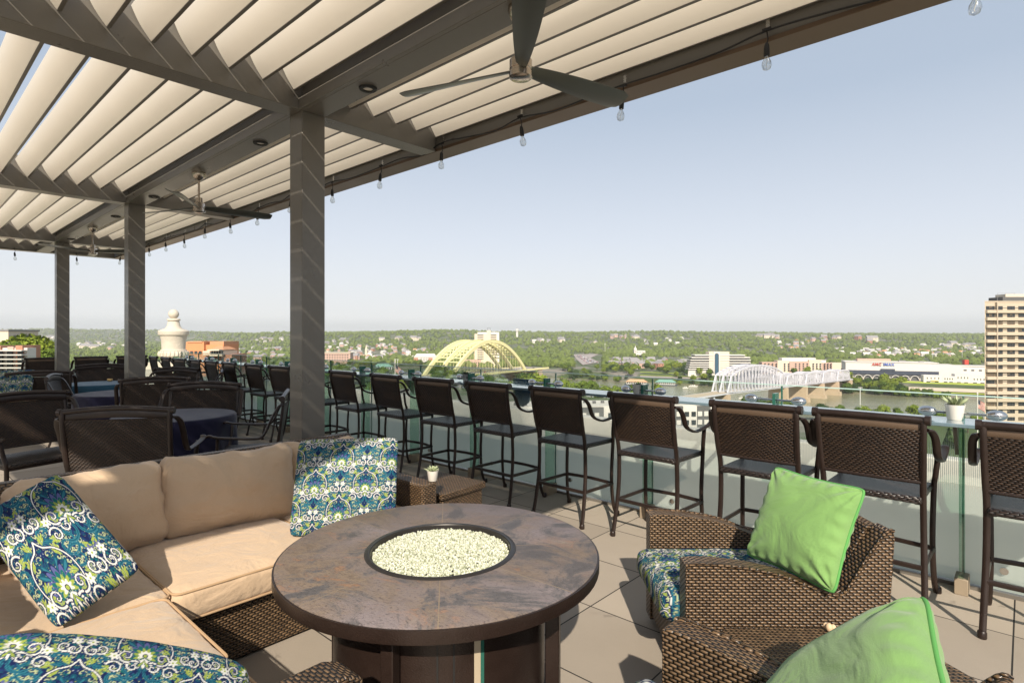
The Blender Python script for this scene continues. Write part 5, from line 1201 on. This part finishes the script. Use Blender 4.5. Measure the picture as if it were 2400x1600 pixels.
def flag(px, pyt, d, hh_, l, s):
    z = H-(pyt-HY)/F*d; t = far('flagpole', l, 'flagpole', px, d, z-hh_); mb = MB(); mb.tube([(0, 0, 0), (0, 0, hh_)], .11*s, 8); mb.lathe([(.2*s, hh_), (.001, hh_+.3*s)], 8); mb.build('pole', M['bwhite'], t)
    fl = thing('x', '', '') if False else None
    W_, Hh = 3.0*s, 1.9*s; n = 8
    def fq(i, j): return (.1+W_*i/n*.62, .35*s*math.sin(i*.9), hh_-1.2*s-Hh*j/13-W_*.55*(i/n)**1.2)
    mb = MB()
    for j in range(13):
        for i in range(n):
            mi = 2 if (j < 7 and i < 3) else (j % 2)
            mb.add([fq(i, j+1), fq(i+1, j+1), fq(i+1, j), fq(i, j)], [(0, 1, 2, 3)], mi)
    mb.build('flag', [M['red'], M['bwhite'], M['navyb']], t, smooth=0); return t
flag(2291, 922, 150, 62, 'white flagpole with a drooping striped flag left of the tan tower', 1.15)
flag(926, 843, 330, 30, 'distant flagpole with a small flag left of the yellow bridge', 2.2)
# pine seen under the shelf
pt = make_tree(12, 3.6, 31, M['leafd'], 'pine_tree', 1500, True); r, d = (2224-1200)/F*341, 341; pt.location = W(r, d, gz(r, d)); pt['label'] = 'dark conical pine seen below the bar shelf at the right'
# ---------------------------------------------------------------- yellow arch bridge
rb, db = -86., 800.; Lb = 197.; x, y, z = W(rb, db, 0)
br = thing('arch_bridge', 'pale yellow steel bridge with three leaning arch ribs over the river', 'bridge', (x, y, 0), TH+math.atan2(164, 108)); zd = -58.
mb = MB(); mb.box((Lb/2+25, 25.5, zd), (Lb+110, 51, 1.6)); mb.build('deck', M['road'], br, smooth=0)
mb = MB(); mb.box((Lb/2+25, -.4, zd+.3), (Lb+110, 1.2, 3.0)); mb.build('deck_girder', M['yellow'], br, smooth=0); mb = MB(); mb.box((Lb/2+25, 51.4, zd+.3), (Lb+110, 1.2, 3.0)); mb.build('deck_girder', M['yellow'], br, smooth=0)
def arch_z(f, rise): return zd+rise*(1-(2*f-1)**2)
nb_ = 26
for yy in (0, 26, 51):
    mb = MB(); P = [(Lb*i/nb_, yy, arch_z(i/nb_, 50)) for i in range(nb_+1)]
    for a_, b2 in zip(P[:-1], P[1:]): mb.beam(a_, b2, 3.6, 5.0)
    mb.build('arch_rib', M['yellow'], br, smooth=0)
    mb = MB()
    for i in range(2, nb_-1): mb.tube([(Lb*i/nb_, yy, zd), (Lb*i/nb_, yy, arch_z(i/nb_, 50)-2)], .16, 5)
    mb.build('hangers', M['yellow'], br)
for y0_, y1_ in ((0, 26), (26, 51)):
    for i in range(3, nb_-2, 1):
        z = arch_z(i/nb_, 50); mb = MB(); mb.beam((Lb*i/nb_, y0_, z), (Lb*i/nb_, y1_, z), 1.3, 1.6)
        if i < nb_-5: z2 = arch_z((i+2)/nb_, 50); mb.beam((Lb*i/nb_, y0_, z), (Lb*(i+2)/nb_, (y0_+y1_)/2, z2), 1.1, 1.1); mb.beam((Lb*i/nb_, y1_, z), (Lb*(i+2)/nb_, (y0_+y1_)/2, z2), 1.1, 1.1)
        mb.build('cross_brace', M['yellow'], br, smooth=0)
for xx0, w_ in ((Lb+2, 8), (Lb+52, 14), (-4, 8)):
    mb = MB(); mb.box((xx0, 25.5, (zd-86)/2), (w_, 50, (-86-zd)*-1-1.7)); mb.build('pier', M['pier'], br, smooth=0)
for i in range(14):
    pass
# cars on the bridge and on the highway
M['carp'] = [simple('car_paint_'+n, c, .35) for n, c in (('white', (.65, .65, .63)), ('silver', (.38, .39, .40)), ('black', (.03, .03, .03)), ('red', (.35, .05, .04)), ('blue', (.08, .13, .25)))]
def car(paint):
    t = thing('parked_car', '', 'car', (0, 0, -500)); mb = MB(); mb.extrude([(-2.2, .35), (2.2, .35), (2.25, .8), (1.3, .95), (.7, 1.4), (-1.2, 1.42), (-1.9, .98), (-2.25, .9)], 1, -.88, .88); mb.build('body', M['carp'][paint], t, smooth=0)
    mb = MB(); mb.extrude([(1.2, .97), (.68, 1.36), (-1.15, 1.37), (-1.75, 1.0)], 1, -.9, .9); mb.build('windows', M['win'], t, smooth=0)
    mb = MB()
    for sx in (-1.35, 1.35):
        for sy in (-.8, .8): mb.tube([(sx, sy-.12, .33), (sx, sy+.12, .33)], .33, 10)
    mb.build('wheels', M['black'], t); return t
cars = [car(i) for i in range(5)]; cu_ = [False]*5; cn = ['white', 'silver', 'black', 'red', 'blue']
def put_car(x, y, z, rz, where, grp):
    k = random.choice([0, 0, 1, 1, 2, 2, 3, 4]); l = cn[k]+' car '+where
    if not cu_[k]: cu_[k] = True; t = cars[k]; t.location = (x, y, z); t.rotation_euler = (0, 0, rz); t['label'] = l; t['group'] = grp
    else: dup(cars[k], (x, y, z), rz, l, grp)
ba = TH+math.atan2(164, 108)
for i in range(16):
    lx, ly = random.uniform(10, Lb+60), random.choice([4, 8, 12, 18, 32, 38, 44]); cb, sb = math.cos(ba), math.sin(ba)
    put_car(x+lx*cb-ly*sb, y+lx*sb+ly*cb, zd+.85, ba+(PI if ly > 25 else 0), 'driving on the deck of the yellow bridge', 'cars on the yellow bridge')
# highway full of cars beyond the bridge
hw = [(1343, 833), (1404, 832), (1384, 842), (1404, 852), (1366, 860), (1352, 846)]
vs = []
for (px, py) in hw:
    r, d = (px-1200)/F*((H-g0+2)/((py-HY)/F)), (H-g0+2)/((py-HY)/F); vs.append(W(r, d, g0-2+4.5))
mb = MB(); mb.add(vs, [tuple(range(len(vs)))]); tag(mb.build('highway', simple('pale_highway', (.33, .285, .26), .9), smooth=0), kind='structure')
for i in range(150):
    f = (i+random.random())/150; px = 1352+30*f+random.uniform(-6, 22)*(.6+.4*f); py = 836+19*f; d = (H-g0+2)/((py-HY)/F); r = (px-1200)/F*d; X, Y, _ = W(r, d)
    put_car(X, Y, g0-2+4.6, TH+R(70), 'in the crowded highway lanes beyond the yellow bridge', 'cars crowding the highway beyond the bridge')
# ---------------------------------------------------------------- silver truss bridge
rx, dx_ = 209., 551.; x, y, _ = W(rx, dx_, 0); ang = TH+math.atan2(.68, .73)
tb = thing('truss_bridge', 'pale lilac silver truss bridge with one big arched span on sandstone piers', 'bridge', (x, y, 0), ang)
def zdk(s): return -54.5-6.0*max(0, min(1, s/380))
def truss(s0, s1, hfun, n, yy, mb, mb2):
    tp_ = []; bt = []
    for i in range(n+1):
        s = s0+(s1-s0)*i/n; hq = hfun(i/n); zb = zdk(s); bt.append((s, yy, zb)); tp_.append((s, yy, zb+hq))
    for i in range(n):
        mb.beam(bt[i], bt[i+1], 1.2, 1.6)
        if hfun(i/n) > 0 or hfun((i+1)/n) > 0: mb.beam(tp_[i], tp_[i+1], 1.3, 1.5)
        if i > 0: mb2.beam(bt[i], tp_[i], .7, .7)
        if hfun(i/n) > .1 and hfun((i+1)/n) > .1:
            mb2.beam(bt[i] if i >= n/2 else tp_[i], tp_[i+1] if i >= n/2 else bt[i+1], .38, .4); 
            mz = [((p[0]+q[0])/2, yy, (p[2]+q[2])/2) for p, q in ((bt[i], tp_[i]), (bt[i+1], tp_[i+1]))]; mb2.beam(mz[0], mz[1], .25, .25)
    return tp_
big_h = lambda f: 0 if f < .001 or f > .999 else 12.5+13*(1-(2*f-1)**2)**.8 if .04 < f < .96 else 12
small_h = lambda f: 0 if f < .001 or f > .999 else 10.5+3*(1-(2*f-1)**2)
for (s0, s1, hf, n) in ((0, 138, big_h, 18), (140, 196, small_h, 10), (198, 253, small_h, 10), (255, 308, small_h, 10), (310, 362, small_h, 10)):
    m3 = MB(); tps = []
    for yy in (0, 8, 16):
        m1, m2 = MB(), MB(); tps.append(truss(s0, s1, hf, n, yy, m1, m2)); m1.build('truss_chords', M['silver'], tb, smooth=0); m2.build('truss_web', M['silver'], tb, smooth=0)
    for i in range(1, n):
        m3.beam(tps[0][i], tps[2][i], .5, .6)
        if i < n-1: m3.beam(tps[0][i], tps[1][i+1], .4, .4); m3.beam(tps[2][i], tps[1][i+1], .4, .4)
    m3.build('top_bracing', M['silver'], tb, smooth=0)
mb = MB()
for i in range(25):
    s = -120+20*i; mb.beam((s, 8, zdk(s)-.3), (s+20, 8, zdk(s+20)-.3), 15.4, .7)
mb.build('deck', simple('tan_bridge_deck', (.47, .38, .27), .9), tb, smooth=0)
for yy in (-.3, 16.3):
    mb = MB()
    for i in range(25): s = -120+20*i; mb.beam((s, yy, zdk(s)-.6), (s+20, yy, zdk(s+20)-.6), .6, 1.4)
    mb.build('edge_girder', M['silver'], tb, smooth=0)
for s in (-1, 139, 197, 254, 309, 364):
    mb = MB(); mb.box((s, 8, (zdk(s)-1.5-64)/2-32+32-7.5), (6.5, 22, abs(-86-zdk(s))-1.6), top=(.8, .92)); o = mb.build('pier', M['pier'], tb, smooth=0); o.location = (0, 0, (-86+zdk(s)-1.5)/2-((zdk(s)-1.5-64)/2-7.5)); mb = MB(); mb.box((s, 8, -78.5), (9, 26, 9), top=(.9, .95)); mb.build('pier_foot', M['pier'], tb, smooth=0)
for s in (-25, -60, -95):
    mb = MB(); 
    for yy in (1, 15): mb.beam((s, yy, -86), (s, yy, zdk(s)-1), 1.2, 1.2)
    mb.beam((s, 1, -68), (s, 15, zdk(s)-2), .6, .6); mb.build('approach_bent', M['silver'], tb, smooth=0)
# ---------------------------------------------------------------- river restaurants, boats
def barge(px, py, L, rm, label, d=None):
    d = (H+78.6)/((py-HY)/F); t = far('floating_restaurant', label, 'restaurant', px, d, -79, R(-18)); block(t, (0, 0, .6), (L, 14, 1.6), 'navyb', 'hull'); block(t, (0, 0, 3.4), (L*.82, 10, 4), 'bwhite'); 
    mb = MB(); a, b2 = L*.45, 6.5; mb.add([(-a, -b2, 5.2), (a, -b2, 5.2), (a, b2, 5.2), (-a, b2, 5.2), (-a*.62, 0, 9.2), (a*.62, 0, 9.2)], [(0, 1, 5, 4), (1, 2, 5), (2, 3, 4, 5), (3, 0, 4), (3, 2, 1, 0)]); mb.build('roof', M[rm], t, smooth=0)
    wins(t, [-L*.36+L*.09*i for i in range(9)], [3.6], L*.05, 2.2, -5.1); return t
barge(1492, 901, 38, 'rooft2', 'floating restaurant with an orange hipped roof on the river')
barge(1560, 902, 36, 'awn', 'floating restaurant with a blue grey roof left of the silver bridge')
def boat(px, py, L, label):
    d = (H+78.8)/((py-HY)/F); t = far('moored_boat', label, 'boat', px, d, -79, R(-15)); mb = MB(); mb.extrude([(-L/2, .2), (L/2-1.5, .2), (L/2, 1.5), (-L/2, 1.5)], 1, -1.6, 1.6); mb.build('hull', M['bwhite'], t, smooth=0); block(t, (-L*.05, 0, 2.3), (L*.5, 2.6, 1.6), 'bwhite', 'cabin'); wins(t, [-L*.2, 0], [2.4], L*.12, .8, -1.35)
boat(1625, 906, 14, 'white boat moored at the far bank left of the silver bridge'); boat(1607, 910, 9, 'small pale boat beside the floating restaurants'); boat(1738, 934, 7, 'small motor boat leaving a wake under the silver bridge')
# ---------------------------------------------------------------- houses
hm = []
def house(w_, l_, h_, wm, rm, win=True):
    t = thing('house', '', 'house', (0, 0, -500)); mb = MB(); mb.box((0, 0, h_/2-1.5), (w_, l_, h_+3)); mb.build('wall', M[wm], t, smooth=0)
    mb = MB(); a, b2 = w_/2+.4, l_/2+.4; mb.add([(-a, -b2, h_), (a, -b2, h_), (a, b2, h_), (-a, b2, h_), (0, -b2, h_+w_*.42), (0, b2, h_+w_*.42)], [(0, 3, 5, 4), (1, 4, 5, 2), (0, 4, 1), (3, 2, 5)]); mb.build('roof', M[rm], t, smooth=0)
    mb = MB()
    for zz2 in ([h_*.3, h_*.72] if h_ > 5 else [h_*.5]):
        for q in (-.28, .28): mb.box((q*w_, -l_/2, zz2), (1.3, .25, 1.7)); mb.box((w_/2, q*l_, zz2), (.25, 1.3, 1.7)); mb.box((-w_/2, q*l_, zz2), (.25, 1.3, 1.7))
    mb.build('windows', M['win'], t, smooth=0); return t
hp = [house(9, 12, 7.5, 'bwhite', 'roofg'), house(10, 14, 8, 'brickp', 'roofg'), house(8, 11, 7, 'bcream', 'rooft'), house(11, 13, 9, 'brick', 'roofg'), house(14, 24, 9, 'bcream', 'roofg'), house(9, 12, 8, 'bwhite', 'bwhite')]
hn = ['white house with grey roof', 'pink brick house', 'cream house with terracotta roof', 'red brick house', 'long cream building', 'pale house with white roof']; hu = [False]*6
def put_house(px, py, where, ks=None, s=1.0, rz=None):
    q = hit(px, py, 0)
    if q is None: return
    r, d = q; k = random.choice(ks or [0, 0, 1, 2, 3, 5, 5, 1]); X, Y, z = W(r, d, gz(r, d)+.3); rz = TH+(rz if rz is not None else random.choice([0, PI/2])+random.uniform(-.5, .5)); l = hn[k]+' '+where
    if not hu[k]: hu[k] = True; t = hp[k]; t.location = (X, Y, z); t.rotation_euler = (0, 0, rz); t.scale = (s,)*3; t['label'] = l; t['group'] = 'houses across the river'
    else: dup(hp[k], (X, Y, z), rz, l, 'houses across the river', s)
random.seed(5)
for (x0, x1, y0, y1, n, where, ks, s) in ((748, 1000, 812, 845, 95, 'in the hillside town left of the yellow bridge', None, 1.15), (745, 830, 800, 812, 14, 'at the upper edge of the left hillside town', [0, 4, 5], 1.3), (545, 665, 812, 848, 30, 'between the brick building and the steel pillar', [1, 3, 5, 0], 1.2),
        (600, 660, 795, 806, 5, 'high on the hill left of the steel pillar', [0, 4], 1.5), (870, 1000, 797, 800, 5, 'on the ridge left of the yellow bridge', [4], 1.5), (1250, 1400, 798, 806, 12, 'on the wooded hill right of the yellow bridge', [0, 4, 5], 1.4),
        (1430, 1560, 849, 866, 40, 'in the Victorian row behind the river restaurants', [1, 3, 1, 0], 1.1), (1583, 1606, 854, 866, 5, 'just left of the stepped office block', [1, 0], 1.1), (1430, 1500, 790, 795, 9, 'along the ridge clearing above the highway', [4, 1], 1.6), (1500, 1600, 795, 812, 8, 'scattered on the hill above the riverside row', [0, 5], 1.4),
        (1820, 1900, 798, 822, 18, 'on the steep slope above the condominiums', [0, 5, 2, 1], 1.5), (1900, 2060, 795, 806, 12, 'near the hilltop apartments above the cinema', [1, 4, 3], 1.9), (1780, 1835, 790, 797, 6, 'on the hilltop right of the office block', [4, 1], 1.8), (1950, 2300, 820, 841, 70, 'in the town behind the cinema', [0, 1, 2, 5, 5], 1.3),
        (2160, 2300, 812, 818, 8, 'on the wooded slope left of the tan tower', [5, 4], 1.5), (100, 128, 792, 797, 4, 'on the hazy left ridge', [4, 5], 2.4), (165, 345, 806, 826, 24, 'in the hazy valley between the far pillars', [4, 5, 1], 1.7), (440, 500, 782, 790, 0, '', None, 1)):
    for i in range(n): put_house(random.uniform(x0, x1), random.uniform(y0, y1), where, ks, s*random.uniform(.85, 1.15))
for o in hp+cars+protos:
    pass
# ------------------------------------------------------------------ haze
mb = MB(); mb.box((0, 0, 20), (30000, 30000, 210)); hz_ = mb.build('haze', None, None, 0) if False else None
me = bpy.data.meshes.new('haze'); q = 9400.; zb_, zt2 = -95., 110.
me.from_pydata([(-q, -q, zb_), (q, -q, zb_), (q, q, zb_), (-q, q, zb_), (-q, -q, zt2), (q, -q, zt2), (q, q, zt2), (-q, q, zt2)], [], [(0, 3, 2, 1), (4, 5, 6, 7), (0, 1, 5, 4), (1, 2, 6, 5), (2, 3, 7, 6), (3, 0, 4, 7)])
m = bpy.data.materials.new('haze_air'); m.use_nodes = True; m.node_tree.nodes.clear(); vo = m.node_tree.nodes.new('ShaderNodeVolumePrincipled'); oo = m.node_tree.nodes.new('ShaderNodeOutputMaterial')
vo.inputs['Color'].default_value = (.95, .97, 1.0, 1); vo.inputs['Density'].default_value = .00006; vo.inputs['Anisotropy'].default_value = 0
m.node_tree.links.new(vo.outputs[0], oo.inputs['Volume']); me.materials.append(m)
o = bpy.data.objects.new('haze', me); COL.objects.link(o); tag(o, 'thin pale haze over the valley', 'haze', kind='stuff')
